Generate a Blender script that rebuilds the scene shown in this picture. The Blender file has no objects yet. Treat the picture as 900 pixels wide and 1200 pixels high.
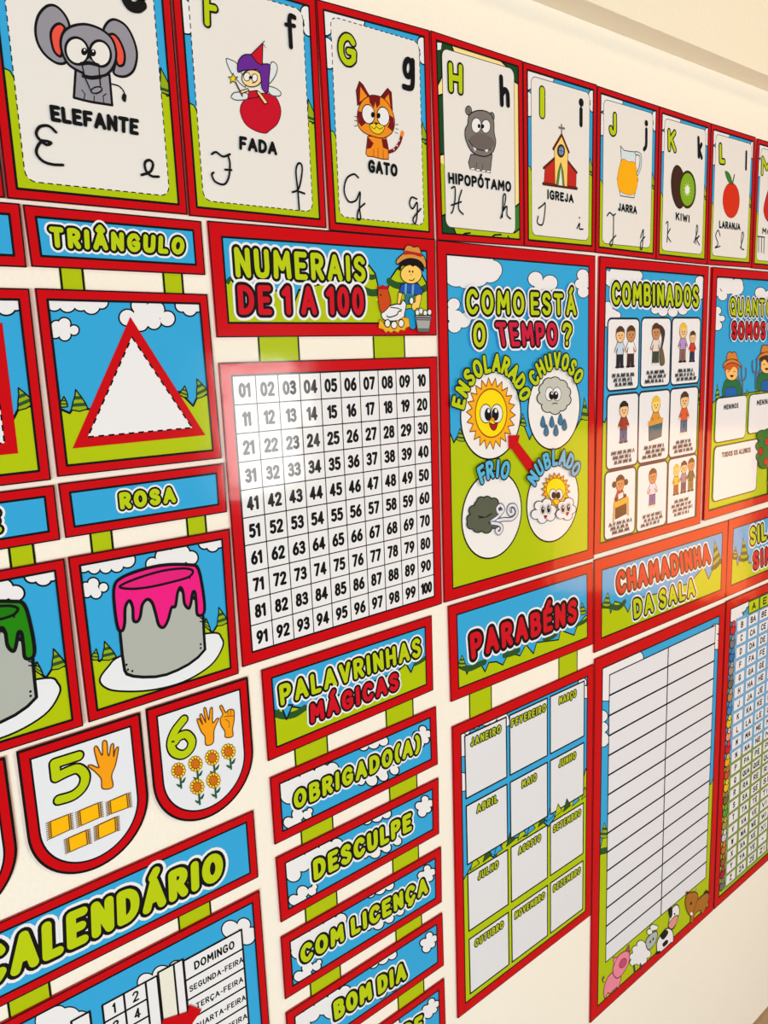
import bpy, math, random
from mathutils import Vector, Matrix

random.seed(7)
scene = bpy.context.scene
COL = scene.collection

# ------------------------------------------------------------------ camera
EYE = 2.2            # height of the phone above the floor (m)
FPX = 950.0          # focal length in pixels of a 900 x 1200 frame
ROT = ((0.76125404, 0.0384019, -0.64731567),
       (-0.14818537, 0.9821325, -0.11600362),
       (0.631295, 0.18423094, 0.75334294))
cam_data = bpy.data.cameras.new('camera')
cam = bpy.data.objects.new('camera', cam_data)
COL.objects.link(cam)
def _b(v): return Vector((v[0], v[2], -v[1]))
_r, _u, _k = _b(ROT[0]), -_b(ROT[1]), -_b(ROT[2])
cam.matrix_world = Matrix(((_r.x, _u.x, _k.x, 0), (_r.y, _u.y, _k.y, -1.0), (_r.z, _u.z, _k.z, EYE), (0, 0, 0, 1)))
cam_data.sensor_fit = 'HORIZONTAL'
cam_data.sensor_width = 36.0
cam_data.lens = 36.0 * FPX / 900.0
cam_data.clip_start = 0.02
scene.camera = cam

# ------------------------------------------------------------------ world, lights, exposure
scene.view_settings.view_transform = 'Standard'
scene.view_settings.look = 'None'
scene.view_settings.gamma = 1.0
scene.view_settings.exposure = 0.0
scene.view_settings.use_curve_mapping = False
world = bpy.data.worlds.new('room_light')
scene.world = world
world.use_nodes = True
bg = world.node_tree.nodes['Background']
bg.inputs[0].default_value = (1.0, 0.97, 0.92, 1)
bg.inputs[1].default_value = 0.16

def area(name, loc, target, w, h, power, color):
    d = bpy.data.lights.new(name, 'AREA')
    d.shape = 'RECTANGLE'; d.size = w; d.size_y = h; d.energy = power; d.color = color
    o = bpy.data.objects.new(name, d); COL.objects.link(o)
    o.location = loc
    o.rotation_euler = (Vector(target) - Vector(loc)).to_track_quat('-Z', 'Y').to_euler()
    return o
# daylight window opposite the wall: mirrored in the laminate of the number chart
area('window_light', (2.47, -3.0, 1.86), (2.47, 0, 1.86), 0.52, 0.72, 30, (1.0, 0.98, 0.95))
# low warm window further along the room: mirrored in the rules poster
area('warm_window_light', (6.5, -3.0, 0.75), (1.65, 0, 1.85), 1.7, 1.5, 9.5, (1.0, 0.36, 0.10)).data.spread = math.radians(70)
# wide bank of windows far to the left, cool daylight
area('side_window_light', (-4.0, -5.0, 1.3), (0.9, 0, 1.0), 3.2, 2.2, 385, (0.85, 0.965, 1.0))
# warm ceiling lamp
area('ceiling_lamp_light', (2.3, -3.5, 5.0), (1.7, 0, 2.3), 0.8, 0.8, 42, (1.0, 0.68, 0.32))

# ------------------------------------------------------------------ materials
def lin(c):
    return tuple(((v / 255) / 12.92 if v / 255 <= 0.04045 else ((v / 255 + 0.055) / 1.055) ** 2.4) for v in c) + (1,)
MATS = {}
def mat(name, rgb, rough=0.42, coat=0.0, bump=0.0, bscale=8.0, mottling=0.0):
    m = bpy.data.materials.new(name); m.use_nodes = True
    nt = m.node_tree; p = nt.nodes['Principled BSDF']
    p.inputs['Base Color'].default_value = lin(rgb)
    p.inputs['Roughness'].default_value = rough
    p.inputs['Coat Weight'].default_value = coat
    p.inputs['Specular IOR Level'].default_value = 0.05 if coat else 0.2
    p.inputs['Coat Roughness'].default_value = 0.09
    geo = nt.nodes.new('ShaderNodeNewGeometry')
    if bump:
        n = nt.nodes.new('ShaderNodeTexNoise'); n.inputs['Scale'].default_value = bscale; n.inputs['Detail'].default_value = 3
        nt.links.new(geo.outputs['Position'], n.inputs['Vector'])
        b = nt.nodes.new('ShaderNodeBump'); b.inputs['Strength'].default_value = bump; b.inputs['Distance'].default_value = 0.01
        nt.links.new(n.outputs['Fac'], b.inputs['Height'])
        nt.links.new(b.outputs['Normal'], p.inputs['Coat Normal' if coat else 'Normal'])
    if mottling:
        n = nt.nodes.new('ShaderNodeTexNoise'); n.inputs['Scale'].default_value = 22; n.inputs['Detail'].default_value = 4
        nt.links.new(geo.outputs['Position'], n.inputs['Vector'])
        mx = nt.nodes.new('ShaderNodeMixRGB'); c = lin(rgb)
        mx.inputs[1].default_value = tuple(v * (1 - mottling) for v in c[:3]) + (1,)
        mx.inputs[2].default_value = tuple(min(1, v * (1 + mottling)) for v in c[:3]) + (1,)
        nt.links.new(n.outputs['Fac'], mx.inputs[0]); nt.links.new(mx.outputs[0], p.inputs['Base Color'])
    MATS[name] = m
    return m
def ink(name, rgb):      # print under a glossy laminate film
    mat(name, rgb, rough=0.5, coat=0.4, bump=0.11, bscale=7.0)
def I(rgb):              # print colour by value
    k = 'print_%02x%02x%02x' % tuple(rgb)
    if k not in MATS: ink(k, rgb)
    return k
ink('red', (202, 2, 14)); ink('lime', (178, 196, 6)); ink('sky', (52, 166, 220)); ink('black', (17, 15, 18))
ink('paper', (236, 234, 236)); ink('card_paper', (234, 229, 224)); ink('letter_lime', (186, 204, 14)); ink('letter_red', (206, 16, 34))
ink('grass_dark', (40, 84, 40)); ink('strap_lime', (176, 194, 8)); ink('pine_lime', (150, 172, 20))
mat('wall_paint', (246, 239, 224), rough=0.75, bump=0.12, bscale=140.0)
mat('beam_paint', (247, 236, 212), rough=0.75, bump=0.1, bscale=120.0)
mat('floor_tile', (158, 146, 132), rough=0.5, mottling=0.15)
mat('skirting', (176, 146, 110), rough=0.6, mottling=0.08)

# ------------------------------------------------------------------ from the photo onto the wall
def W(px, py, dx=0.0, dz=0.0):
    """pixel of the photo -> (x, z) on the wall surface y = 0"""
    d = ((px - 450) / FPX, (py - 600) / FPX, 1.0)
    w = [sum(ROT[r][c] * d[r] for r in range(3)) for c in range(3)]
    return (w[0] / w[2] + dx, EYE - w[1] / w[2] + dz)

class Crop:                                  # a window of the photo in which a drawing was measured
    def __init__(s, ox, oy, k, dx=0.0, dz=0.0): s.a = (ox, oy, k, dx, dz)
    def m(s, x, y):
        ox, oy, k, dx, dz = s.a
        return W(ox + x / k, oy + y / k, dx, dz)
    def raw(s, t):
        if not isinstance(t, str): return list(t)
        return [tuple(float(q) for q in p.split(',')) for p in t.split()]
    def l(s, t): return [s.m(*p) for p in s.raw(t)]                     # straight outline
    def s(s, t): return [s.m(*p) for p in spline(s.raw(t), True)]       # smooth closed outline
    def o(s, t): return [s.m(*p) for p in spline(s.raw(t), False)]      # smooth open stroke
    def e(s, x, y, rx, ry=None, rot=0.0, n=28):
        ry = ry or rx; c, q = math.cos(math.radians(rot)), math.sin(math.radians(rot))
        return [s.m(x + rx * math.cos(a) * c - ry * math.sin(a) * q, y + rx * math.cos(a) * q + ry * math.sin(a) * c)
                for a in (2 * math.pi * i / n for i in range(n))]
    def shift(s, dx, dz=0.0): return Crop(*s.a[:3], dx, dz)

def spline(p, closed, sub=5):
    n = len(p); out = []
    if n < 3: return list(p)
    for i in range(n if closed else n - 1):
        if closed: a, b, c, d = p[i - 1], p[i], p[(i + 1) % n], p[(i + 2) % n]
        else: a, b, c, d = p[max(i - 1, 0)], p[i], p[i + 1], p[min(i + 2, n - 1)]
        for k in range(sub):
            t = k / sub
            out.append(tuple(0.5 * (2 * b[j] + (c[j] - a[j]) * t + (2 * a[j] - 5 * b[j] + 4 * c[j] - d[j]) * t * t
                                    + (3 * b[j] - a[j] - 3 * c[j] + d[j]) * t ** 3) for j in (0, 1)))
    if not closed: out.append(p[-1])
    return out

# ------------------------------------------------------------------ flat shapes: lists of (polygon, material)
def fill(p, m): return [(list(p), m)]
def disc(c, r, m, n=14):
    return [([(c[0] + r * math.cos(2 * math.pi * i / n), c[1] + r * math.sin(2 * math.pi * i / n)) for i in range(n)], m)]
def stroke(p, w, m, closed=False, caps=True):
    q = [p[0]]
    for a in p[1:]:
        if math.hypot(a[0] - q[-1][0], a[1] - q[-1][1]) > 1e-6: q.append(a)
    if closed and math.hypot(q[0][0] - q[-1][0], q[0][1] - q[-1][1]) < 1e-6: q.pop()
    n = len(q); h = w / 2
    if n == 1: return disc(q[0], h, m)
    def dirn(a, b):
        L = math.hypot(b[0] - a[0], b[1] - a[1]); return ((b[0] - a[0]) / L, (b[1] - a[1]) / L)
    segs = [dirn(q[i], q[(i + 1) % n]) for i in range(n if closed else n - 1)]
    out = []
    L, R, joints = {}, {}, []
    def off(i, d): return (q[i][0] - d[1] * h, q[i][1] + d[0] * h), (q[i][0] + d[1] * h, q[i][1] - d[0] * h)
    S = len(segs); start = [None] * S; end = [None] * S
    for i in range(n):
        pr = segs[i - 1] if (i > 0 or closed) else None
        nx = segs[i % S] if (i < S or closed) else None
        if i == n - 1 and not closed: nx = None
        if pr and nx:
            dot = pr[0] * nx[0] + pr[1] * nx[1]
            if dot > 0.80:
                t = (pr[0] + nx[0], pr[1] + nx[1]); k = math.hypot(*t); t = (t[0] / k, t[1] / k)
                c = max(0.5, t[0] * nx[0] + t[1] * nx[1])
                a = (q[i][0] - t[1] * h / c, q[i][1] + t[0] * h / c); b = (q[i][0] + t[1] * h / c, q[i][1] - t[0] * h / c)
                end[(i - 1) % S] = (a, b); start[i % S] = (a, b)
            else:
                end[(i - 1) % S] = off(i, pr); start[i % S] = off(i, nx); joints.append(i)
        elif nx: start[0] = off(i, nx); joints.append(i)
        else: end[S - 1] = off(i, pr); joints.append(i)
    for i in range(S):
        (a, b), (c, d) = start[i], end[i]
        out.append(([a, b, d, c], m))
    for i in joints:
        if caps or 0 < i < n - 1: out += disc(q[i], h, m, 14)
    return out
LW = 0.0029
def shape(p, m, w=LW, line='black'): return fill(p, m) + stroke(p, w, line, True)
def cloud(cr, circles, w=6.0, m='paper'):
    """overlapping puffs with one common black outline; circles 'x,y,r' in crop units"""
    cs = [tuple(float(q) for q in c.split(',')) for c in circles.split()]
    out = []
    for x, y, r in cs: out += fill(cr.e(x, y, r + w * .5, n=22), 'black')
    for x, y, r in cs: out += fill(cr.e(x, y, r - w * .5, n=22), m)
    return out
def dashes(p, w, m, d=0.006, g=0.004, closed=True):
    out = []; q = list(p) + ([p[0]] if closed else [])
    on, rem, cur = True, d, [q[0]]
    for a, b in zip(q, q[1:]):
        L = math.hypot(b[0] - a[0], b[1] - a[1]); t = 0
        while L - t > rem:
            t += rem; pt = (a[0] + (b[0] - a[0]) * t / L, a[1] + (b[1] - a[1]) * t / L)
            if on: out += stroke(cur + [pt], w, m, False, False)
            on = not on; rem = d if on else g; cur = [pt]
        rem -= L - t
        if on: cur.append(b)
    return out
def rrect(x0, z0, x1, z1, r, n=5):
    out = []
    for cx, cz, a0 in ((x1 - r, z1 - r, 0), (x0 + r, z1 - r, 90), (x0 + r, z0 + r, 180), (x1 - r, z0 + r, 270)):
        for i in range(n + 1):
            a = math.radians(a0 + 90 * i / n); out.append((cx + r * math.cos(a), cz + r * math.sin(a)))
    return out
def clip_poly(p, quad):
    ar = sum(quad[i][0] * quad[(i + 1) % 4][1] - quad[(i + 1) % 4][0] * quad[i][1] for i in range(4))
    q = quad if ar > 0 else quad[::-1]
    for i in range(4):
        a, b = q[i], q[(i + 1) % 4]
        f = lambda t: (b[0] - a[0]) * (t[1] - a[1]) - (b[1] - a[1]) * (t[0] - a[0])
        out = []
        for k in range(len(p)):
            s, e = p[k - 1], p[k]; fs, fe = f(s), f(e)
            if (fs >= 0) != (fe >= 0):
                t = fs / (fs - fe); out.append((s[0] + (e[0] - s[0]) * t, s[1] + (e[1] - s[1]) * t))
            if fe >= 0: out.append(e)
        p = out
        if len(p) < 3: return None
    return p

# ------------------------------------------------------------------ lettering: one-line letter shapes drawn with a round pen
GL = {}
def _g(ch, w, *st): GL[ch] = (w, st)
def _P(t): return [tuple(float(q) for q in p.split(',')) for p in t.split()]
_g('A', .78, 'l 0,0 .39,1 .78,0', 'l .15,.33 .63,.33')
_g('B', .6, 'l 0,0 0,1', 's 0,1 .32,1 .54,.9 .54,.68 .36,.55 0,.54', 's .02,.54 .4,.53 .6,.4 .6,.14 .4,0 0,0')
_g('C', .68, 's .67,.82 .5,.98 .26,.98 .06,.78 0,.5 .06,.22 .26,.02 .5,.02 .68,.18')
_g('D', .68, 'l 0,0 0,1', 's 0,1 .34,.98 .6,.8 .68,.5 .6,.2 .34,.02 0,0')
_g('E', .55, 'l .55,1 0,1 0,0 .55,0', 'l 0,.52 .46,.52')
_g('F', .55, 'l .55,1 0,1 0,0', 'l 0,.5 .45,.5')
_g('G', .7, 's .66,.82 .5,.98 .26,.98 .06,.78 0,.5 .06,.22 .26,.02 .5,.02 .68,.16', 'l .68,.16 .7,.45 .42,.45')
_g('H', .64, 'l 0,0 0,1', 'l .64,0 .64,1', 'l 0,.5 .64,.5')
_g('I', .06, 'l .03,0 .03,1')
_g('J', .42, 'l .42,1 .42,.3', 's .42,.3 .38,.08 .2,0 .05,.08 0,.22')
_g('K', .62, 'l 0,0 0,1', 'l .58,1 .02,.45', 'l .2,.62 .62,0')
_g('L', .5, 'l 0,1 0,0 .5,0')
_g('M', .86, 'l 0,0 .06,1 .43,.35 .8,1 .86,0')
_g('N', .64, 'l 0,0 0,1 .64,0 .64,1')
_g('O', .76, 'c .38,1 .11,.86 0,.5 .11,.14 .38,0 .65,.14 .76,.5 .65,.86')
_g('P', .58, 'l 0,0 0,1', 's 0,1 .36,1 .56,.88 .57,.64 .38,.47 0,.46')
_g('Q', .76, 'c .38,1 .11,.86 0,.5 .11,.14 .38,0 .65,.14 .76,.5 .65,.86', 'l .46,.26 .72,-.04')
_g('R', .6, 'l 0,0 0,1', 's 0,1 .36,1 .56,.88 .57,.66 .38,.5 0,.48', 'l .28,.48 .6,0')
_g('S', .58, 's .55,.86 .4,.99 .18,.98 .03,.84 .06,.65 .29,.53 .53,.4 .57,.18 .42,.02 .18,.01 0,.15')
_g('T', .66, 'l 0,1 .66,1', 'l .33,1 .33,0')
_g('U', .64, 'l 0,1 0,.34', 's 0,.34 .08,.08 .32,0 .56,.08 .64,.34', 'l .64,.34 .64,1')
_g('V', .7, 'l 0,1 .35,0 .7,1')
_g('W', .92, 'l 0,1 .22,0 .46,.8 .7,0 .92,1')
_g('X', .62, 'l 0,0 .62,1', 'l 0,1 .62,0')
_g('Y', .64, 'l 0,1 .32,.5 .64,1', 'l .32,.5 .32,0')
_g('Z', .6, 'l 0,1 .6,1 0,0 .6,0')
_g('0', .56, 'c .28,1 .07,.84 0,.5 .07,.16 .28,0 .49,.16 .56,.5 .49,.84')
_g('1', .26, 'l 0,.8 .26,1 .26,0')
_g('2', .56, 's .02,.8 .12,.95 .3,1 .5,.92 .54,.72 .42,.48 0,0', 'l 0,0 .56,0')
_g('3', .54, 's .03,.86 .24,1 .46,.92 .5,.72 .38,.57 .2,.54', 's .2,.54 .44,.49 .54,.3 .48,.1 .26,0 0,.12')
_g('4', .6, 'l .6,.25 0,.25 .42,1 .42,0')
_g('5', .55, 'l .5,1 .08,1 .05,.56', 's .05,.56 .28,.63 .5,.52 .55,.3 .46,.08 .24,0 0,.1')
_g('6', .56, 's .42,1 .18,.74 .02,.4 .06,.12 .28,0 .51,.1 .56,.34 .44,.55 .24,.57 .05,.4')
_g('7', .54, 'l 0,1 .54,1 .18,0')
_g('8', .54, 'c .27,1 .1,.94 .05,.77 .12,.6 .27,.54 .42,.6 .49,.77 .44,.94', 'c .27,.54 .06,.46 0,.26 .08,.06 .27,0 .46,.06 .54,.26 .48,.46')
_g('9', .56, 's .14,0 .38,.26 .54,.6 .5,.88 .28,1 .05,.9 0,.66 .12,.45 .32,.43 .51,.6')
_g('?', .5, 's 0,.78 .08,.95 .26,1 .46,.9 .49,.7 .36,.52 .25,.3', 'l .25,.02 .25,.0')
_g('(', .22, 's .22,1.08 .05,.85 0,.5 .05,.15 .22,-.08')
_g(')', .22, 's 0,1.08 .17,.85 .22,.5 .17,.15 0,-.08')
_g('-', .3, 'l 0,.45 .3,.45')
ACC = {'Â': ('A', 'l .2,1.2 .39,1.4 .58,1.2'), 'Á': ('A', 'l .34,1.2 .52,1.42'), 'É': ('E', 'l .24,1.22 .42,1.44'), 'Ó': ('O', 'l .34,1.2 .5,1.4'),
       'Í': ('I', 'l .0,1.2 .14,1.4'), 'Ç': ('C', 's .36,0 .44,-.14 .34,-.26 .22,-.22')}
for k, (b, a) in ACC.items(): GL[k] = (GL[b][0], GL[b][1] + (a,))
def strokes_of(ch):
    out = []
    for s in GL[ch][1]:
        p = _P(s[2:])
        if s[0] == 's': p = spline(p, False, 3)
        if s[0] == 'c': p = spline(p, True, 3)
        out.append((p, s[0] == 'c'))
    return out
def bil(q, u, v):     # q = TL TR BR BL; u to the right, v up from the bottom
    a = (q[3][0] + (q[2][0] - q[3][0]) * u, q[3][1] + (q[2][1] - q[3][1]) * u)
    b = (q[0][0] + (q[1][0] - q[0][0]) * u, q[0][1] + (q[1][1] - q[0][1]) * u)
    return (a[0] + (b[0] - a[0]) * v, a[1] + (b[1] - a[1]) * v)
def text(s, box, layers, gap=.2, space=.45):
    """box: four wall points TL TR BR BL around the outlined letters; layers: (material, pen width as part of the box height), widest first"""
    H = (math.dist(box[0], box[3]) + math.dist(box[1], box[2])) / 2
    Wd = (math.dist(box[0], box[1]) + math.dist(box[3], box[2])) / 2
    pen = layers[-2][1] if len(layers) > 1 else layers[-1][1]
    iu, iv = pen * H / 2 / Wd, pen / 2
    gap = gap + pen * 1.05
    x = 0; pos = []
    for ch in s:
        if ch == ' ': x += space; continue
        pos.append((ch, x)); x += GL[ch][0] + gap
    tot = max(x - gap, .05)
    out = []
    for m, w in layers:
        for ch, x0 in pos:
            for p, cl in strokes_of(ch):
                pts = [bil(box, iu + (x0 + a) / tot * (1 - 2 * iu), iv + b * (1 - 2 * iv)) for a, b in p]
                out += stroke(pts, w * H, m, cl)
    return out
def arc_text(s, c, R0, a0, a1, h, layers):
    out = []; n = len(s)
    for m, w in layers:
        for i, ch in enumerate(s):
            a = a0 + (a1 - a0) * i / (n - 1); t = a - math.pi / 2
            px, pz = c[0] + R0 * math.cos(a), c[1] + R0 * math.sin(a)
            gw = GL[ch][0]
            for p, cl in strokes_of(ch):
                pts = []
                for x, y in p:
                    X, Y = (x - gw / 2) * h * .8, (y - .5) * h
                    pts.append((px + X * math.cos(t) - Y * math.sin(t), pz + X * math.sin(t) + Y * math.cos(t)))
                out += stroke(pts, w * h, m, cl)
    return out
BUB = lambda col, a=.19, b=.31, c=.47: [('paper', c + .035), ('black', b + .035), (col, a - .015)]
OUT = lambda col, a=.2, b=.34: [('black', b), (col, a)]

# ------------------------------------------------------------------ things and parts
GAP, THICK, STEP = 0.0012, 0.0026, 0.00002
def mesh_object(name, polys, y0, slab=None):
    """polys: flat shapes stacked towards the room from y0; slab: (outline, material, back y, front y)"""
    me = bpy.data.meshes.new(name); V, Fc, Mi, slots = [], [], [], []
    def slot(m):
        if m not in slots: slots.append(m)
        return slots.index(m)
    if slab:
        p, m, yb, yf = slab; k = slot(m)
        if sum(p[i - 1][0] * p[i][1] - p[i][0] * p[i - 1][1] for i in range(len(p))) < 0: p = p[::-1]
        b = len(V); n = len(p)
        V += [(x, -yf, z) for x, z in p] + [(x, -yb, z) for x, z in p]
        Fc.append(list(range(b, b + n))); Fc.append(list(range(b + 2 * n - 1, b + n - 1, -1)))
        for i in range(n):
            j = (i + 1) % n; Fc.append([b + j, b + i, b + n + i, b + n + j])
        Mi += [k] * (n + 2)
    base = y0; run = 0; last = None
    for p, m in polys:
        if m != last: base += 12e-6 + min(run, 37) * 2e-6; last = m; run = 0
        y = base + (run % 37) * 2e-6; run += 1
        if sum(p[i - 1][0] * p[i][1] - p[i][0] * p[i - 1][1] for i in range(len(p))) < 0: p = p[::-1]
        b = len(V); V += [(x, -y, z) for x, z in p]; Fc.append(list(range(b, b + len(p)))); Mi.append(slot(m))
    base += min(run, 37) * 2e-6
    me.from_pydata(V, [], Fc)
    me.polygons.foreach_set('material_index', Mi)
    for s in slots: me.materials.append(MATS[s])
    me.update()
    o = bpy.data.objects.new(name, me); COL.objects.link(o)
    return o, base

class Thing:
    def __init__(s, name, label, cat, quad, group=None, y=GAP):
        s.q = quad
        x = sum(p[0] for p in quad) / len(quad); z = min(p[1] for p in quad)
        e = bpy.data.objects.new(name, None); COL.objects.link(e)
        e.empty_display_size = .02
        e.location = (x, 0, z); e['label'] = label; e['category'] = cat
        if group: e['group'] = group
        s.root = e; s.back = y; s.front = y + THICK; s.y = s.front; s.clip = None
    def inset(s, b):
        q = s.q; w = (math.dist(q[0], q[1]) + math.dist(q[3], q[2])) / 2; h = (math.dist(q[0], q[3]) + math.dist(q[1], q[2])) / 2
        u, v = b / w, b / h
        return [bil(q, u, 1 - v), bil(q, 1 - u, 1 - v), bil(q, 1 - u, v), bil(q, u, v)]
    def uv(s, u, v): return bil(s.q, u, 1 - v)
    def part(s, name, polys, label=None, parent=None, slab=None, clip=True, kind=None):
        if clip and s.clip:
            polys = [(c, m) for c, m in ((clip_poly(p, s.clip), m) for p, m in polys) if c]
            if not polys and not slab: return parent
        s.y += STEP
        o, s.y = mesh_object(name, polys, s.y, slab)
        par = parent or s.root
        o.parent = par
        o.matrix_parent_inverse = Matrix.Identity(4)
        o.location = (-s.root.location.x, 0, -s.root.location.z) if parent is None else (0, 0, 0)
        if label: o['label'] = label
        if kind: o['kind'] = kind
        return o
    def pieces(s, name, polys, gap=.004):
        """one part for each separate group of shapes"""
        bx = [[min(q[0] for q in p), max(q[0] for q in p), min(q[1] for q in p), max(q[1] for q in p)] for p, m in polys]
        ids = list(range(len(bx)))
        for i in range(len(bx)):
            for j in range(i):
                a, b = bx[i], bx[j]
                if a[0] - gap < b[1] and b[0] - gap < a[1] and a[2] - gap < b[3] and b[2] - gap < a[3]:
                    k, l = ids[i], ids[j]
                    if k != l: ids = [l if v == k else v for v in ids]
        y0 = s.y
        for k in sorted(set(ids)):
            s.y = y0; s.part(name, [p for p, v in zip(polys, ids) if v == k])
    def picture(s, b, m='sky', name='picture'):
        s.bw = b; s.clip = None
        inn = s.inset(b * .9)
        o = s.part(name, fill(inn, m)); s.clip = s.inset(b * .85)
        return o
    def border(s, m='red', lw=None):
        lw = lw or (LW if s.root.location.x < 1.2 else .0036)
        i = s.inset(s.bw); q = s.q; ring = []
        for k in range(4): ring.append(([q[k], q[(k + 1) % 4], i[(k + 1) % 4], i[k]], m))
        s.clip = None
        return s.part('border', ring + stroke(i, lw, 'black', True) + stroke(s.inset(lw * .3), lw * .6, 'black', True), slab=(q, m, s.back, s.front))
def rect(x0, z1, x1, z0): return [(x0, EYE + z1), (x1, EYE + z1), (x1, EYE + z0), (x0, EYE + z0)]   # left, top, right, bottom (relative to eye height)
def px(*p): return [W(*a) for a in p]
def pine(c, apex, bl, br, m='pine_lime'):
    """pointed striped tree of the landscape prints"""
    a, b, d = c.raw(apex)[0], c.raw(bl)[0], c.raw(br)[0]
    mid = ((b[0] + d[0]) / 2, (b[1] + d[1]) / 2 + (abs(d[0] - b[0])) * .12)
    L = lambda p, q, t, k=0: (p[0] + (q[0] - p[0]) * t + k, p[1] + (q[1] - p[1]) * t)
    out = [a, L(a, d, .35, (d[0] - b[0]) * .06), L(a, d, .7, (d[0] - b[0]) * .07), d, mid, b, L(a, b, .6, 0), L(a, b, .3, (d[0] - b[0]) * .04)]
    r = fill([c.m(*p) for p in out], m)
    for t in (.5, .85):
        p1, p2 = L(a, b, t), L(a, d, t, (d[0] - b[0]) * .05); q1, q2 = L(a, b, t - .17), L(a, d, t - .17, (d[0] - b[0]) * .05)
        r += fill([c.m(*p) for p in (p1, p2, q2, q1)], 'grass_dark')
    return r + stroke([c.m(*p) for p in out], .0016, 'black', True)

# ------------------------------------------------------------------ the room
def box_object(name, x0, x1, y0, y1, z0, z1, m, bevel=0.0):
    V = [(x, y, z) for x in (x0, x1) for y in (y0, y1) for z in (z0, z1)]
    Fc = [(0, 1, 3, 2), (4, 6, 7, 5), (0, 4, 5, 1), (2, 3, 7, 6), (0, 2, 6, 4), (1, 5, 7, 3)]
    me = bpy.data.meshes.new(name); me.from_pydata(V, [], Fc); me.materials.append(MATS[m]); me.update()
    o = bpy.data.objects.new(name, me); COL.objects.link(o); o['kind'] = 'structure'
    if bevel:
        b = o.modifiers.new('soft_edge', 'BEVEL'); b.width = bevel; b.segments = 3
    return o
box_object('floor', -3.0, 7.0, -5.0, 0.15, -0.1, 0.0, 'floor_tile')
box_object('wall_back', -3.0, 7.0, 0.0, 0.15, 0.0, 3.6, 'wall_paint')
box_object('trim_1', -3.0, 7.0, -0.056, 0.0, EYE + 0.605, 3.6, 'beam_paint', 0.002)
box_object('baseboard_back', -3.0, 7.0, -0.012, 0.0, 0.0, 0.07, 'skirting', 0.002)
# ------------------------------------------------------------------ alphabet cards along the top
K = 'black'
def alphabet_card(letter, label, quad):
    t = Thing('alphabet_card', label, 'alphabet card', quad, 'alphabet cards in the top row')
    jungle = letter == 'H'
    t.picture(.0115, I((250, 226, 150)) if jungle else 'sky')
    U = t.uv
    if jungle:
        t.part('hill', fill([U(0, .60), U(.14, .63), U(.14, .9), U(1, .9), U(1, 1), U(0, 1)], 'lime')
               + stroke([U(.2, .99), U(.3, .955), U(.36, .95)], .003, K) + stroke([U(.55, .985), U(.64, .95), U(.72, .945)], .003, K) + stroke([U(.8, .95), U(.86, .985)], .003, K))
        lf = I((24, 72, 34))
        t.part('leaves', shape([U(.04, .03), U(.2, .03), U(.24, .075), U(.1, .09), U(.1, .2), U(.05, .25)], lf) + shape([U(.72, .03), U(.96, .03), U(.96, .13), U(.9, .12), U(.86, .07)], lf)
               + shape([U(.04, .3), U(.15, .27), U(.15, .56), U(.04, .58)], lf) + shape([U(.86, .8), U(.96, .76), U(.96, .9), U(.88, .93)], I((52, 128, 50)))
               + shape([U(.04, .88), U(.13, .86), U(.2, .96), U(.04, .97)], lf)
               + shape([U(.06, .045), U(.11, .04), U(.1, .075), U(.06, .085)], 'paper', .0012))
    else:
        t.part('hill', shape([U(.0, .535), U(.085, .555), U(.11, .59), U(.15, .55), U(.5, .5), U(.88, .49), U(.93, .54), U(1, .52), U(1, 1), U(0, 1)], 'lime', .0016))
        t.part('pine', shape([U(.905, .435), U(.955, .5), U(.975, .535), U(.89, .53)], 'pine_lime', .0016) + stroke([U(.895, .515), U(.96, .52)], .0035, 'grass_dark'))
        def cl(cs):
            out = []
            for u, v, r in cs: out += disc(U(u, v), r + .001, K, 20)
            for u, v, r in cs: out += disc(U(u, v), r - .001, 'paper', 20)
            return out
        t.part('cloud', cl([(.07, .05, .02), (.17, .05, .02), (.27, .04, .017), (.34, .035, .013), (.05, .09, .017)]))
        t.part('cloud', cl([(.07, .185, .011), (.09, .215, .013), (.07, .245, .012)]))
        t.part('cloud', cl([(.93, .075, .011), (.945, .11, .01), (.93, .14, .008)]))
    q = t.q
    x0, x1 = U(.1, .5)[0], U(.895, .5)[0]; z1, z0 = U(.5, .062)[1], U(.5, .932)[1]
    pan = rrect(x0, z0, x1, z1, .012)
    t.part('card_panel', fill(pan, 'card_paper') + (dashes(pan, .0013, K) if letter in 'DEFG' else stroke(pan, .0012, I((60, 60, 66)), True)))
    t.border()
    t.clip = t.inset(.0)
    return t
def Wq(x0, x1, zt=.4975, zb=.1925): return rect(x0, zt, x1, zb)
G_q = px((368.5, 0), (500.9, 36.3), (507, 281.6), (384.4, 270.7)); H_q = px((502.5, 36.5), (610.1, 72), (612, 289), (510.5, 282))
I_q = px((610.5, 72.5), (697.5, 100), (695.5, 296.2), (612.3, 289)); J_q = px((697.9, 101), (770.5, 125), (766.5, 304.5), (695.7, 296.5))
K_q = px((770.7, 125), (831.2, 144.8), (826.5, 310.5), (766.7, 304.6)); L_q = px((831.4, 144.9), (883.7, 161.2), (878.5, 314), (826.7, 310.6))

heavy = lambda s, box, c='letter_lime', a=.17, b=.29: text(s, box, [(K, b), (c, a)])
word = lambda s, box, w=.25: text(s, box, [(K, w)], gap=.16)
CW = .0028   # pen of the handwriting

alphabet_card('D', 'alphabet card whose red edge just shows at the left picture edge, before the elephant card', Wq(.081, .3010, .497, .1937))

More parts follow.
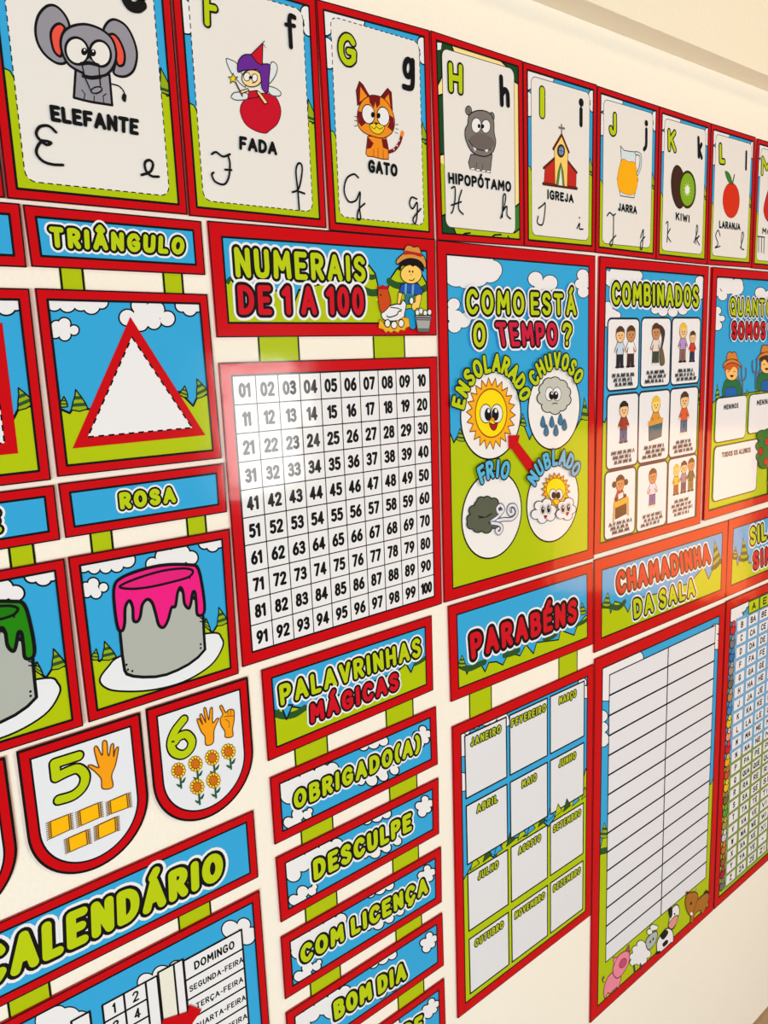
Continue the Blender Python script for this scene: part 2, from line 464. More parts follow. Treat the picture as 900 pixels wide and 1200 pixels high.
t = alphabet_card('E', 'red-bordered alphabet card with a grey elephant above the word ELEFANTE', Wq(.3035, .5240, .497, .1935))
c = Crop(0, 0, 5.625); gr = I((148, 146, 156))
e = t.part('elephant', shape([c.m(*p) for p in ((490, 465), (478, 650), (545, 668), (600, 680), (730, 700), (712, 500))], gr) + stroke(c.l('545,668 550,625 530,600'), .0012, K) + stroke(c.l('610,680 612,640'), .0012, K) + stroke(c.l('675,690 670,640 690,625'), .0012, K))
t.part('ear', shape(c.s('225,200 245,110 300,50 360,50 420,110 450,190 440,300 430,410 370,425 290,370 240,290'), gr) + shape(c.s('325,240 345,185 385,165 418,195 400,250 400,350 385,380 345,340'), I((236, 82, 66))), parent=e)
t.part('ear', shape(c.s('670,215 700,155 750,138 820,180 870,270 892,370 870,470 810,512 740,490 750,400 700,250'), gr) + shape(c.s('705,245 740,235 780,280 810,360 805,430 770,440 752,390 738,300'), I((236, 82, 66))), parent=e)
t.part('head', shape(c.s('390,290 410,220 470,180 560,170 660,205 730,270 755,360 740,440 690,500 620,508 540,490 450,440 405,370'), gr), parent=e)
t.part('eye', shape(c.e(497, 345, 74, 90, -20), 'card_paper') + fill(c.e(545, 349, 21, 25), K) + fill(c.e(547, 338, 6, 7), 'paper'), parent=e)
t.part('eye', shape(c.e(650, 362, 68, 86, -15), 'card_paper') + fill(c.e(602, 357, 20, 24), K) + fill(c.e(603, 346, 6, 7), 'paper'), parent=e)
t.part('trunk', shape(c.l('530,435 575,385 640,445 652,600 625,625 590,610 548,515'), gr, .0016) + stroke(c.o('526,430 575,424 636,438'), .0042, K) + stroke(c.o('540,510 590,521 648,515'), .0044, K) + shape(c.e(625, 602, 36, 20, -15), gr, .0016), parent=e)
t.part('tail', stroke(c.o('725,562 770,575 800,605 812,640'), .0016, K) + fill(c.s('800,625 820,635 815,680 798,672 790,650'), K), parent=e)
t.part('letter', heavy('E', rect(.334, .474, .364, .418)))
c = Crop(0, 0, 3)
t.part('small_letter', stroke(c.o('440,-20 492,-12 495,-35 470,-55 445,-40 435,-5 450,25 475,32 492,22'), .0125, K))
c = Crop(0, 100, 3.913)
t.part('word', word('ELEFANTE', c.l('217,93 628,160 627,236 226,170')))
t.pieces('cursive_letter', stroke(c.o('248,220 215,192 175,195 158,225 175,255 210,262 226,270 205,278 178,266 158,310 185,350 230,367 280,370'), CW * 1.15, K) + stroke(c.o('640,415 680,400 692,365 675,347 655,360 660,395 685,420 718,423'), CW * 1.15, K))

t = alphabet_card('F', 'red-bordered alphabet card with a purple-haired fairy above the word FADA', Wq(.5265, .7460, .4975, .1925))
c = Crop(250, 40, 9.23); wing = I((226, 228, 230)); skin = I((246, 214, 150))
f = t.part('fairy', shape(c.s('275,860 290,760 370,690 500,650 640,680 700,780 708,880 670,980 590,1050 540,1080 430,1050 330,980'), I((200, 14, 40)), .0014, I((120, 8, 24))))
for s in ('120,290 160,285 250,350 330,570 290,560 250,520 170,420', '565,550 600,330 650,325 672,380 640,480', '175,680 220,640 340,650 350,710 240,725 185,705', '560,580 640,590 708,640 690,680 600,665'):
    t.part('wing', shape(c.s(s), wing, .0014, I((70, 90, 90))), parent=f)
t.part('dress_top', shape(c.l('365,630 440,620 470,690 350,710'), I((200, 14, 40)), .001), parent=f)
t.part('head', shape(c.e(395, 490, 108, 92), skin, .0014), parent=f)
t.part('eye', shape(c.e(342, 472, 36, 46), 'paper', .001) + shape(c.e(425, 486, 30, 44), 'paper', .001) + fill(c.e(383, 482, 22, 18), K) + stroke(c.o('400,540 430,530 450,510'), .0012, K), parent=f)
t.part('hair', shape(c.s('245,420 245,320 290,250 350,232 430,250 500,330 585,345 580,480 565,640 505,600 490,470 460,400 380,400 300,405'), I((104, 40, 148)), .0014), parent=f)
t.part('hat', shape(c.l('385,235 512,110 505,350 450,320'), I((206, 16, 40)), .0014) + stroke(c.l('505,115 530,90'), .001, K) + stroke(c.l('520,125 545,160'), .0008, K), parent=f)
t.part('arm', shape(c.l('445,620 480,640 565,755 535,768 455,655'), skin, .0012), parent=f)
t.part('arm', shape(c.l('265,628 350,600 362,622 285,655'), skin, .0012), parent=f)
st = [(190 + (52 if i % 2 == 0 else 22) * math.sin(i * math.pi / 5), 495 - (60 if i % 2 == 0 else 25) * math.cos(i * math.pi / 5)) for i in range(10)]
t.part('wand', stroke(c.l('215,530 290,680'), .0022, I((90, 40, 60))) + shape([c.m(*p) for p in st], I((240, 210, 30)), .001), parent=f)
c = Crop(200, 0, 4.444)
t.part('letter', text('F', c.l('150,-75 248,-50 248,165 158,152'), [(K, .24), ('letter_lime', .14)]))
t.part('small_letter', stroke(c.o('632,98 612,90 606,112 606,130'), .0068, K) + stroke(c.l('606,112 614,250'), .0068, K) + stroke(c.l('588,135 632,142'), .0055, K))
t.part('word', word('FADA', c.l('345,712 542,745 543,815 345,785')))
t.pieces('cursive_letter', stroke(c.o('202,808 225,797 260,820 297,808'), CW, K) + stroke(c.o('287,815 297,860 290,930 265,965 220,950 203,915 212,903'), CW, K) + stroke(c.l('272,888 305,890'), CW, K)
       + stroke(c.o('622,1005 655,985 672,900 668,860 650,858 640,900 650,1000 657,1095'), CW, K) + stroke(c.l('652,1000 685,1012'), CW, K))

t = alphabet_card('G', 'red-bordered alphabet card with an orange striped cat above the word GATO', G_q)
c = Crop(400, 80, 9.23); org = I((240, 142, 32)); dk = I((120, 18, 24)); dl = I((70, 16, 16))
cat = t.part('cat', shape(c.l('265,740 245,930 265,958 330,965 375,978 430,990 490,992 490,880 465,750'), org, .0014, dl) + fill(c.l('268,750 330,820 300,870 255,880'), dk) + fill(c.l('415,770 468,775 488,890 430,865'), dk)
             + stroke(c.l('330,885 330,962'), .0009, dl) + stroke(c.l('378,870 376,975'), .0009, dl) + stroke(c.l('432,890 434,985'), .0009, dl))
t.part('ear', shape(c.l('155,410 140,250 175,150 215,190 290,320'), dk, .0014, dl) + fill(c.l('178,370 185,210 262,318'), org), parent=cat)
t.part('ear', shape(c.l('395,330 480,225 520,270 532,460'), dk, .0014, dl) + fill(c.l('430,365 490,290 512,430'), org), parent=cat)
t.part('head', shape(c.s('155,490 200,370 290,305 380,310 450,350 520,450 555,580 530,700 440,760 340,750 220,700 160,620'), org, .0014, dl) + fill(c.l('275,315 330,300 400,322 395,400 362,440 345,375 330,440 285,380'), dk)
       + fill(c.l('152,470 200,480 245,600 195,640 160,590'), dk) + fill(c.l('500,515 545,545 550,640 530,690 478,645 500,590'), dk), parent=cat)
t.part('eye', shape(c.e(270, 505, 68, 104, -8), 'paper', .0014) + fill(c.e(318, 512, 20, 32), K), parent=cat)
t.part('eye', shape(c.e(430, 530, 66, 102, -8), 'paper', .0014) + fill(c.e(381, 522, 19, 30), K), parent=cat)
t.part('muzzle', shape(c.s('285,625 350,600 440,640 420,700 370,720 310,690'), I((236, 206, 40)), .001) + fill(c.l('330,590 375,600 352,630'), K) + stroke(c.o('300,640 335,665 355,640 390,665 425,650'), .001, K), parent=cat)
t.part('tail', stroke(c.o('495,912 555,885 605,815 632,730'), .0052, dk) + fill(c.e(635, 715, 20, 34), org) + disc(c.m(545, 885), .0013, 'card_paper') + disc(c.m(580, 845), .0013, 'card_paper') + disc(c.m(602, 790), .0013, 'card_paper'), parent=cat)
t.part('whiskers', sum([stroke(c.l(s), .0009, K) for s in ('120,530 150,535', '120,575 150,578', '120,635 150,628', '565,620 590,615', '565,660 592,670', '560,700 585,715')], []), parent=cat)
c = Crop(360, 0, 4.1375)
t.part('letter', text('G', c.l('133,148 232,172 233,342 135,322'), [(K, .28), ('letter_lime', .17)]))
t.part('small_letter', stroke(c.e(478, 335, 17, 40), .0088, K, True) + stroke(c.o('500,300 500,410 488,432 458,425'), .0088, K))
t.part('word', word('GATO', c.l('283,775 427,800 427,862 285,840')))
t.pieces('cursive_letter', stroke(c.o('237,865 215,848 180,870 168,930 190,980 225,975 245,935 242,1010 248,1060 232,1065 238,1020 268,990'), CW, K) + stroke(c.o('520,968 495,960 485,990 500,1015 522,985 520,1060 510,1088 503,1060 540,1015'), CW, K))

t = alphabet_card('H', 'red-bordered alphabet card with a grey hippo, word HIPOPÓTAMO and dark jungle leaves', H_q)
c = Crop(500, 30, 4.2857); hg = I((124, 116, 112)); hm = I((108, 98, 94))
h = t.part('hippo', shape(c.l('212,650 200,690 208,722 310,742 320,650'), hg, .0016) + sum([fill(c.e(x, y, 11, 6), 'paper') + stroke(c.e(x, y, 11, 6), .0007, K, True) for x, y in ((222, 722), (248, 728), (276, 733), (300, 736))], []) + stroke(c.l('240,690 240,715'), .0008, K) + stroke(c.l('272,695 270,722'), .0008, K))
for a in ((200, 430, 15, 22), (316, 462, 13, 22)): t.part('ear', shape(c.e(*a), hg, .0016) + fill(c.e(a[0], a[1] + 2, 7, 11), hm), parent=h)
t.part('head', shape(c.s('195,500 205,450 250,430 300,440 325,480 328,540 336,590 320,640 280,660 220,640 187,580 182,530'), hg, .0018), parent=h)
t.part('eye', shape(c.e(238, 505, 24, 38), 'paper', .0012) + fill(c.e(252, 508, 7, 11), K), parent=h)
t.part('eye', shape(c.e(286, 510, 22, 34), 'paper', .0012) + fill(c.e(270, 510, 7, 11), K), parent=h)
t.part('muzzle', fill(c.s('205,570 255,545 310,565 328,600 290,632 230,618'), hm) + stroke(c.o('198,578 225,612 265,630 310,625'), .0014, K) + fill(c.l('222,612 238,622 230,636'), 'paper') + fill(c.l('278,628 298,624 292,640'), 'paper'), parent=h)
t.part('letter', heavy('H', c.l('90,176 174,192 174,360 95,346')))
t.part('small_letter', stroke(c.l('362,265 366,398'), .0098, K) + stroke(c.o('366,350 380,328 394,345 397,402'), .0098, K))
t.part('word', word('HIPOPÓTAMO', c.l('95,738 413,786 412,840 98,797'), .24))
t.pieces('cursive_letter', stroke(c.o('113,820 130,815 131,870 122,925 112,945'), CW, K) + stroke(c.o('164,830 150,880 150,925 172,950'), CW, K) + stroke(c.l('112,905 162,888'), CW, K)
       + stroke(c.o('360,970 380,900 385,855 373,860 368,965'), CW, K) + stroke(c.o('368,940 390,910 392,955 410,972'), CW, K))

t = alphabet_card('I', 'red-bordered alphabet card with a yellow and red church above the word IGREJA', I_q)
rb = I((196, 42, 30)); br = I((96, 34, 24)); yl = I((250, 208, 112))
h = t.part('church', shape(c.l('580,795 585,712 632,668 668,650 700,682 742,738 740,820'), rb, .0016, br) + stroke(c.l('578,718 634,668'), .005, br) + stroke(c.l('696,680 744,740'), .005, br) + stroke(c.l('576,796 744,820'), .006, br))
t.part('tower', shape(c.l('632,615 668,555 700,632 696,812 635,800'), yl, .0014, br) + stroke(c.l('626,622 668,550 704,638'), .0052, br), parent=h)
t.part('clock', fill(c.e(665, 632, 20, 34), I((50, 40, 44))) + fill(c.e(666, 632, 12, 22), I((120, 150, 190))) + stroke(c.l('665,612 665,654'), .001, K) + stroke(c.l('652,630 680,634'), .001, K), parent=h)
t.part('doorway', shape(c.l('640,803 650,735 663,690 676,735 682,810'), I((92, 130, 50)), .001) + fill(c.l('652,803 664,715 672,806'), 'card_paper'), parent=h)
t.part('cross', stroke(c.l('667,500 668,552'), .003, I((90, 84, 80))) + stroke(c.l('655,515 681,520'), .004, I((120, 112, 106))), parent=h)
t.part('letter', stroke(c.l('570,330 570,448'), .0175, K) + stroke(c.l('570,330 570,448'), .0125, 'letter_lime'))
t.part('small_letter', disc(c.m(766, 390), .0075, K) + stroke(c.l('765,425 765,500'), .0098, K))
t.part('word', word('IGREJA', c.l('595,823 728,852 728,894 595,875')))
t.pieces('cursive_letter', stroke(c.o('552,920 572,905 585,895 582,950 572,1000 552,1000 545,985 550,960'), CW, K) + stroke(c.o('745,1020 758,995 757,1022 775,1024'), CW, K) + disc(c.m(758, 967), .0018, K))

t = alphabet_card('J', 'red-bordered alphabet card with a jug of orange juice above the word JARRA', J_q)
c = Crop(690, 90, 4.2857); gl = I((214, 226, 232)); ol = I((70, 70, 74))
h = t.part('jug', shape(c.l('150,350 168,372 190,376 240,382 226,400 224,440 238,520 218,610 150,600 133,515 154,420'), gl, .0018, ol))
t.part('juice', shape(c.s('156,420 190,428 222,436 236,520 216,592 150,578 134,512'), I((250, 176, 12)), .001, I((180, 120, 10))), parent=h)
t.part('handle', stroke(c.o('226,385 250,398 248,455 234,490'), .0075, ol) + stroke(c.o('226,385 250,398 248,455 234,490'), .004, gl), parent=h)
t.part('letter', heavy('J', c.l('88,170 132,180 132,308 90,302'), a=.18, b=.31))
t.part('small_letter', disc(c.m(279, 236), .0062, K) + stroke(c.o('279,268 278,345 268,366'), .0088, K))
t.part('word', word('JARRA', c.l('137,634 232,652 232,693 137,676')))
t.pieces('cursive_letter', stroke(c.o('82,700 95,684 112,698 124,690'), CW, K) + stroke(c.o('114,695 113,800 105,850 96,835 126,798'), CW, K) + stroke(c.o('250,810 264,770 258,860 250,865 252,830 272,805'), CW, K))

t = alphabet_card('K', 'red-bordered alphabet card with a brown and green kiwi above the word KIWI', K_q)
h = t.part('kiwi', shape(c.e(441, 555, 36, 108, -4), I((66, 38, 26)), .002) + fill(c.l('425,450 432,442 440,452'), K))
t.part('kiwi_slice', fill(c.e(486, 568, 43, 96), I((60, 42, 20))) + fill(c.e(486, 568, 36, 82), I((128, 176, 28))) + fill(c.e(485, 570, 20, 44), I((160, 196, 70))) + fill(c.e(485, 570, 11, 22), 'paper')
       + sum([disc(c.m(485 + 17 * math.cos(a), 570 + 38 * math.sin(a)), .0016, K, 8) for a in (k * math.pi / 6 for k in range(12))], []), parent=h)
t.part('letter', heavy('K', c.l('384,256 432,268 432,390 386,380'), a=.16, b=.29))
t.part('small_letter', stroke(c.l('541,310 543,403'), .0095, K) + stroke(c.l('556,342 545,368 557,408'), .0095, K))
t.part('word', word('KIWI', c.l('427,680 497,696 497,735 427,722')))
t.pieces('cursive_letter', stroke(c.o('378,738 388,735 383,832'), CW, K) + stroke(c.o('400,765 385,798 402,830'), CW, K) + stroke(c.o('518,835 538,770 532,750 527,840'), CW, K) + stroke(c.o('530,815 545,800 534,820 546,846'), CW, K))

t = alphabet_card('L', 'red-bordered alphabet card with a round red fruit and leaf above the word LARANJA', L_q)
h = t.part('orange', shape(c.e(706, 622, 42, 88), I((216, 46, 16)), .0014, I((140, 30, 10))))
t.part('leaf', shape(c.s('675,478 698,490 712,540 690,525'), I((54, 130, 40)), .0014), parent=h)
t.part('stem', stroke(c.l('722,495 712,540'), .004, I((60, 60, 20))), parent=h)
t.part('letter', heavy('L', c.l('642,328 678,336 678,448 644,444'), a=.18, b=.33))
t.part('small_letter', stroke(c.l('782,380 780,465'), .0085, K))
t.part('word', word('LARANJA', c.l('645,722 752,738 752,774 645,762')))
t.pieces('cursive_letter', stroke(c.o('650,800 640,772 628,800 640,840 625,860 650,852'), CW, K) + stroke(c.o('752,862 768,800 760,785 757,860 770,868'), CW, K))

t = alphabet_card('M', 'alphabet card with a lime M, cut off by the right picture edge', Wq(2.0565, 2.2720, .491, .1885))
c = Crop(860, 150, 7.05)
h = t.part('strawberry', shape(c.s('232,690 250,580 285,490 340,470 400,520 400,640 350,760 270,775'), I((206, 36, 26)), .002))
t.part('leaf', shape(c.l('285,500 300,455 330,470 360,440 380,475 410,465 400,520'), I((60, 130, 40)), .0014), parent=h)
t.part('letter', heavy('M', c.l('208,226 305,245 305,412 208,400'), a=.17, b=.29))
t.part('word', word('MORANGO', c.l('220,822 460,870 460,920 220,878')))
t.pieces('cursive_letter', stroke(c.l('180,897 238,905'), CW, K) + stroke(c.l('190,900 188,1025'), CW, K) + stroke(c.l('214,905 212,1030'), CW, K) + stroke(c.l('236,908 232,1038'), CW, K))
# ------------------------------------------------------------------ shapes and colours on the left
NB = -.2283          # the neighbouring column of signs hangs this far to the left
def word_sign(label, quad, bw, group, name='word_sign'):
    t = Thing(name, label, 'sign', quad, group)
    t.picture(bw)
    return t
def straps(label, pts, z_top, z_bot):
    """lime paper strap; pts = left and right edge as two photo points, between two heights on the wall"""
    x0, x1 = W(*pts[0])[0], W(*pts[1])[0]
    q = [(x0, z_top), (x1, z_top), (x1, z_bot), (x0, z_bot)]
    t = Thing('paper_strap', label, 'paper strap', q, 'lime straps joining signs and posters', y=.0003)
    t.front = .0011; t.y = .0011
    t.part('strap_paper', stroke([(x0 + .0015, z_top), (x0 + .0015, z_bot)], .0028, K, caps=False) + stroke([(x1 - .0015, z_top), (x1 - .0015, z_bot)], .0028, K, caps=False), slab=(q, 'strap_lime', .0003, .0011))

GS = 'small blue title signs in the left columns'
t = word_sign('small blue title sign cut off by left picture edge, next to the TRIÂNGULO sign', rect(.093, .1892, .3161, .1197), .0125, GS); t.border()
t = word_sign('small blue title sign reading TRIÂNGULO', px((25.5, 240), (234, 259.6), (239, 322.7), (35.8, 313)), .0125, GS)
c = Crop(0, 230, 3.2143)
t.border(); t.part('lettering', text('TRIÂNGULO', c.l('168,103 700,150 694,230 178,205'), BUB('letter_lime', .225, .38, .55)))

def farm_view(t, c, can=False):
    c1 = c
    t.part('cloud', cloud(c1, '160,395,30 200,402,32 250,405,34 300,402,32 340,412,34 378,400,26 260,385,40 330,385,40'))
    t.part('cloud', cloud(c1, '238,482,25 208,490,22 204,515,22 240,522,24 274,505,20 238,505,28'))
    t.part('cloud', cloud(c1, '475,458,32 520,412,32 578,430,38 625,462,30 575,475,28 525,480,30 540,450,45'))
    t.part('cloud', cloud(c1, '680,412,26 710,425,28 738,412,26'))
t = Thing('shape_poster', 'shape poster with part of a red frame, cut off by the left picture edge', 'poster', rect(.093, .0962, .3156, -.1262), 'shape posters')
t.picture(.0125); c = Crop(0, 230, 3.2143, NB); farm_view(t, c)
c = Crop(0, 400, 3.2143, NB)
t.part('hill', shape(c.l('200,245 258,270 268,255 325,255 500,262 670,190 722,243 735,215 800,190 850,500 200,520'), 'lime'))
t.part('pine', pine(c, '738,142', '735,216', '782,192')); t.part('pine', pine(c, '690,168', '668,200', '700,208'))
x0, x1, z1, z0 = .128, W(20, 531)[0], EYE + .058, W(20, 531)[1]
ring = [(x0, z1), (x1, z1), (x1, z0), (x0, z0)]; b = .0135
inn = [(x0 + b, z1 - b), (x1 - b, z1 - b), (x1 - b, z0 + b), (x0 + b, z0 + b)]
t.part('red_frame_shape', fill(ring, 'red') + fill(inn, 'paper') + dashes(inn, .0022, K, .007, .005)); t.border()

t = Thing('shape_poster', 'shape poster showing one red triangle outline with a white middle', 'poster', px((39.5, 338), (241, 345), (258.2, 536.9), (66, 558.7)), 'shape posters')
t.picture(.0125); c = Crop(0, 230, 3.2143); farm_view(t, c)
c = Crop(0, 400, 3.2143)
t.part('hill', shape(c.l('200,245 258,270 268,255 325,255 500,262 670,190 722,243 735,215 800,190 850,500 200,520'), 'lime'))
for a in (('236,208', '214,242', '250,246'), ('280,182', '264,258', '326,254'), ('690,168', '668,200', '702,212'), ('735,142', '735,216', '780,192')): t.part('pine', pine(c, *a))
inn = Crop(0, 230, 3.2143).l('491,530') + c.l('718,325 325,360')
t.part('triangle', fill(Crop(0, 230, 3.2143).l('485,455') + c.l('768,353 268,403'), 'red') + fill(inn, 'paper') + dashes(inn, .0024, K, .0075, .0055)); t.border()

t = word_sign('small blue title sign cut off by left picture edge, next to the ROSA sign', rect(.0947, -.1326, .3187, -.2003), .0125, GS)
xr = W(2.6, 605)[0]
t.border(); t.part('lettering', text('VERDE', rect(xr - .125, -.150, xr, -.183), BUB('letter_lime', .24, .38, .56)))
t = word_sign('small blue title sign reading ROSA', px((66.9, 566.5), (260.7, 542.5), (264.5, 599.8), (75.6, 630.2)), .0125, GS)
c = Crop(0, 400, 3.2143)
t.border(); t.part('lettering', text('ROSA', c.l('434,562 660,538 666,612 442,642'), BUB('letter_lime', .24, .38, .56)))

def can_poster(label, quad, paint, dark, dx):
    t = Thing('color_poster', label, 'poster', quad, 'paint can posters')
    t.picture(.0125); c = Crop(0, 600, 3.1034, dx)
    t.part('cloud', cloud(c, '300,195,24 338,200,24 380,198,24 420,192,26 458,172,30 380,180,34 310,185,30'))
    t.part('cloud', cloud(c, '335,258,22 308,270,18 312,292,18 345,292,22 372,272,18 335,278,22'))
    t.part('cloud', cloud(c, '550,188,25 595,162,36 650,152,38 690,165,26 620,185,36'))
    t.part('cloud', cloud(c, '738,112,22 768,120,24 792,112,18'))
    t.part('hill', shape(c.l('300,530 345,530 358,540 370,530 420,530 600,500 740,410 768,437 786,408 850,395 880,600 320,780'), 'lime'))
    for a in (('345,495', '322,530', '354,534'), ('375,468', '367,536', '418,524'), ('744,385', '735,408', '760,428'), ('790,345', '784,412', '824,398')): t.part('pine', pine(c, *a))
    h = t.part('paint_can', shape(c.s('358,605 378,635 430,648 540,645 660,615 760,555 803,490 800,455 765,437 600,470 435,520 388,560'), I((232, 234, 238)), .0026)
               + shape(c.l('412,280 428,400 440,520 448,572 456,586 480,594 515,597 560,596 600,588 640,572 680,551 715,525 740,497 736,440 730,330 600,250'), I((176, 180, 172)), .0042)
               + sum([disc(c.m(x, y), .0016, K) for x, y in ((460, 570), (476, 575), (724, 478), (724, 492), (455, 552))], []) + stroke(c.l('722,382 740,388'), .0018, K) + stroke(c.l('722,395 742,398'), .0018, K))
    t.part('paint', shape(c.s('410,270 440,235 520,205 600,190 680,190 712,200 728,260 738,340 732,370 712,370 708,330 704,292 695,290 688,330 680,348 665,330 660,290 650,272 640,292 632,340 618,345 606,388 590,416 572,408 560,365 548,328 530,315 512,335 505,375 495,395 480,390 477,345 465,320 450,345 448,400 440,428 424,420 412,350'), paint, .0044), parent=h)
    t.part('can_rim', shape(c.s('430,268 470,277 540,270 620,252 680,234 695,212 660,203 580,213 490,240'), dark, .0034) + stroke(c.l('690,222 684,240'), .002, K), parent=h)
    t.border()
can_poster('colour poster with a grey can of dripping green paint, cut off at left', rect(.0962, -.2240, .3203, -.4436), I((36, 132, 10)), I((30, 120, 10)), -.2289)
can_poster('colour poster with a grey can of dripping pink paint', px((78.3, 652.5), (266.8, 619.3), (277.8, 788.5), (102.5, 845.5)), I((238, 30, 132)), I((228, 30, 124)), 0)

# ------------------------------------------------------------------ number pennants
def pennant(label, xa, xb, zt, zs):
    r = (xb - xa) / 2; cx = (xa + xb) / 2
    def u(ins): return [(xa + ins, EYE + zt - ins)] + [(cx - (r - ins) * math.cos(a), EYE + zs - (r - ins) * math.sin(a)) for a in (math.pi * i / 32 for i in range(33))] + [(xb - ins, EYE + zt - ins)]
    t = Thing('number_pennant', label, 'number card', [(xa, EYE + zt), (xb, EYE + zt), (xb, EYE + zs - r), (xa, EYE + zs - r)], 'number pennants')
    o, i = u(0), u(.0145)
    t.part('border', stroke(u(.0012), .0034, K, True), slab=(o, 'red', t.back, t.front), clip=False)
    t.part('card_panel', fill(i, I((230, 232, 238))) + stroke(i, .0026, K, True), clip=False)
    return t
skin = I((246, 160, 22)); brown = I((110, 60, 20))
pennant('rounded number pennant cut off by left picture edge, before the 5', .0665, .2248, -.452, -.5655)
t = pennant('rounded number pennant with a lime 5, one hand and five scarves', .2383, .3958, -.4505, -.5650)
c = Crop(20, 840, 5.625)
five = (c.l('398,250 240,300 250,392'), c.o('250,392 330,352 395,335 440,380 425,452 362,510 268,540'))
t.part('digit', sum([stroke(s, .0158, K) for s in five], []) + sum([stroke(s, .0108, 'letter_lime') for s in five], []))
t.part('hand', shape(c.s('555,465 545,400 500,350 460,318 480,310 530,328 520,290 500,205 518,188 545,238 555,238 555,162 572,150 585,168 590,240 600,243 610,182 628,176 628,255 640,208 656,192 658,215 640,310 615,380 622,455'), skin, .0017, brown))
for q in ('212,682 330,635 340,735 220,790', '405,610 525,560 535,655 415,708', '605,545 712,500 722,590 612,630', '330,790 445,740 455,830 340,880', '525,705 635,655 640,745 530,795'):
    p = c.raw(q); fr = []
    for k in range(9):
        s = k / 8; l = (p[0][0] + (p[3][0] - p[0][0]) * s, p[0][1] + (p[3][1] - p[0][1]) * s); r = (p[1][0] + (p[2][0] - p[1][0]) * s, p[1][1] + (p[2][1] - p[1][1]) * s)
        fr += stroke([c.m(*l), c.m(l[0] - 30, l[1] + 14)], .001, brown) + stroke([c.m(*r), c.m(r[0] + 28, r[1] - 8)], .001, brown)
    for dx in (-12,): fr += stroke([c.m(p[0][0] + dx, p[0][1] + 5), c.m(p[3][0] + dx, p[3][1] + 5)], .001, brown) + stroke([c.m(p[1][0] - dx, p[1][1] - 5), c.m(p[2][0] - dx, p[2][1] - 5)], .001, brown)
    wide = [(p[0][0] - 20, p[0][1] + 8), (p[1][0] + 18, p[1][1] - 7), (p[2][0] + 18, p[2][1] - 7), (p[3][0] - 20, p[3][1] + 8)]
    t.part('scarf', fill([c.m(*a) for a in wide], I((230, 196, 110))) + shape(c.l(q), I((252, 186, 10)), .0014, brown) + fr)
t = pennant('rounded number pennant with a lime 6, two hands and six sunflowers', .4043, .5618, -.4488, -.5610)
c = Crop(165, 790, 6.667)
six = c.o('325,348 255,440 225,530 248,600 315,622 372,580 388,515 345,465 288,482 256,520')
t.part('digit', stroke(six, .0152, K) + stroke(six, .0104, 'letter_lime'))
t.part('hand', shape(c.s('497,545 490,480 460,440 428,352 445,345 472,385 450,320 465,308 497,370 480,270 497,262 520,350 530,268 548,262 550,372 580,342 597,345 562,430 553,530'), skin, .0017, brown))
t.part('hand', shape(c.s('650,485 645,440 615,390 610,340 628,305 605,250 622,240 650,292 675,272 705,270 718,292 715,370 705,420 706,478'), skin, .0017, brown) + stroke(c.l('640,325 712,318'), .001, brown) + stroke(c.l('670,275 668,315'), .001, brown) + stroke(c.l('690,272 690,315'), .001, brown) + stroke(c.o('650,345 680,370 675,410'), .001, brown))
yS = t.y
for x, y in ((283, 745), (415, 692), (545, 645), (672, 597), (428, 872), (555, 822)):
    gn = I((36, 88, 54)); t.y = yS
    f = t.part('sunflower', stroke(c.l('%d,%d %d,%d' % (x + 14, y + 45, x + 22, y + 135)), .003, gn) + fill(c.s('%d,%d %d,%d %d,%d' % (x + 20, y + 95, x + 55, y + 50, x + 45, y + 90)), gn) + fill(c.s('%d,%d %d,%d %d,%d' % (x + 20, y + 115, x - 18, y + 105, x + 5, y + 130)), gn))
    pet, rim = [], []
    for k in range(12):
        a = k * math.pi / 6; e = c.e(x + 42 * math.cos(a), y + 47 * math.sin(a), 14, 14, n=10); pet += fill(e, I((248, 214, 60))); rim += stroke(e, .0010, I((150, 90, 10)), True)
    t.part('petals', pet + rim, parent=f)
    t.part('seed_head', shape(c.e(x, y, 33, 37), I((206, 108, 24)), .0009, brown), parent=f)

# ------------------------------------------------------------------ calendar sign and calendar
t = word_sign('large blue title sign reading CALENDÁRIO', rect(.070, -.6600, .5552, -.7715), .0135, GS)
c = Crop(0, 940, 2.8125)
t.border(); t.part('lettering', text('CALENDÁRIO', c.l('-92,470 738,143 742,248 -85,645'), BUB('letter_lime', .22, .33, .47)))
t = Thing('calendar_poster', 'calendar poster listing the weekdays from DOMINGO, at the bottom left', 'poster', rect(.066, -.7940, .5548, -1.2400), 'calendar')
t.picture(.0135); c = Crop(40, 1030, 3.2143); lw = .003
t.part('cloud', cloud(c, '735,185,34 785,168,26 795,210,34 815,200,24', 5)); t.part('cloud', cloud(c, '420,385,36 535,335,34 480,360,40', 5)); t.part('cloud', cloud(c, '130,520,45 60,530,60 175,525,34 90,500,30', 5))
t.part('hill', shape([(.05, EYE - 1.06), (.3, EYE - 1.075), (.57, EYE - 1.06), (.57, EYE - 1.3), (.05, EYE - 1.3)], 'lime'))
A, B, C2 = c.m(252, 470), c.m(415, 372), c.m(340, 545); ph = .0272
zt = c.m(252, 470)[1]; xa, xm, xb = A[0], c.m(333, 430)[0], c.m(415, 385)[0]
rows = 10; days = []
n = t.part('day_grid', fill([(xa, zt), (xb, zt), (xb, zt - rows * ph), (xa, zt - rows * ph)], 'paper') + sum([stroke([(xa, zt - k * ph), (xb, zt - k * ph)], lw, K) for k in range(rows + 1)], []) + sum([stroke([(x, zt), (x, zt - rows * ph)], lw, K) for x in (xa, xm, xb)], []))
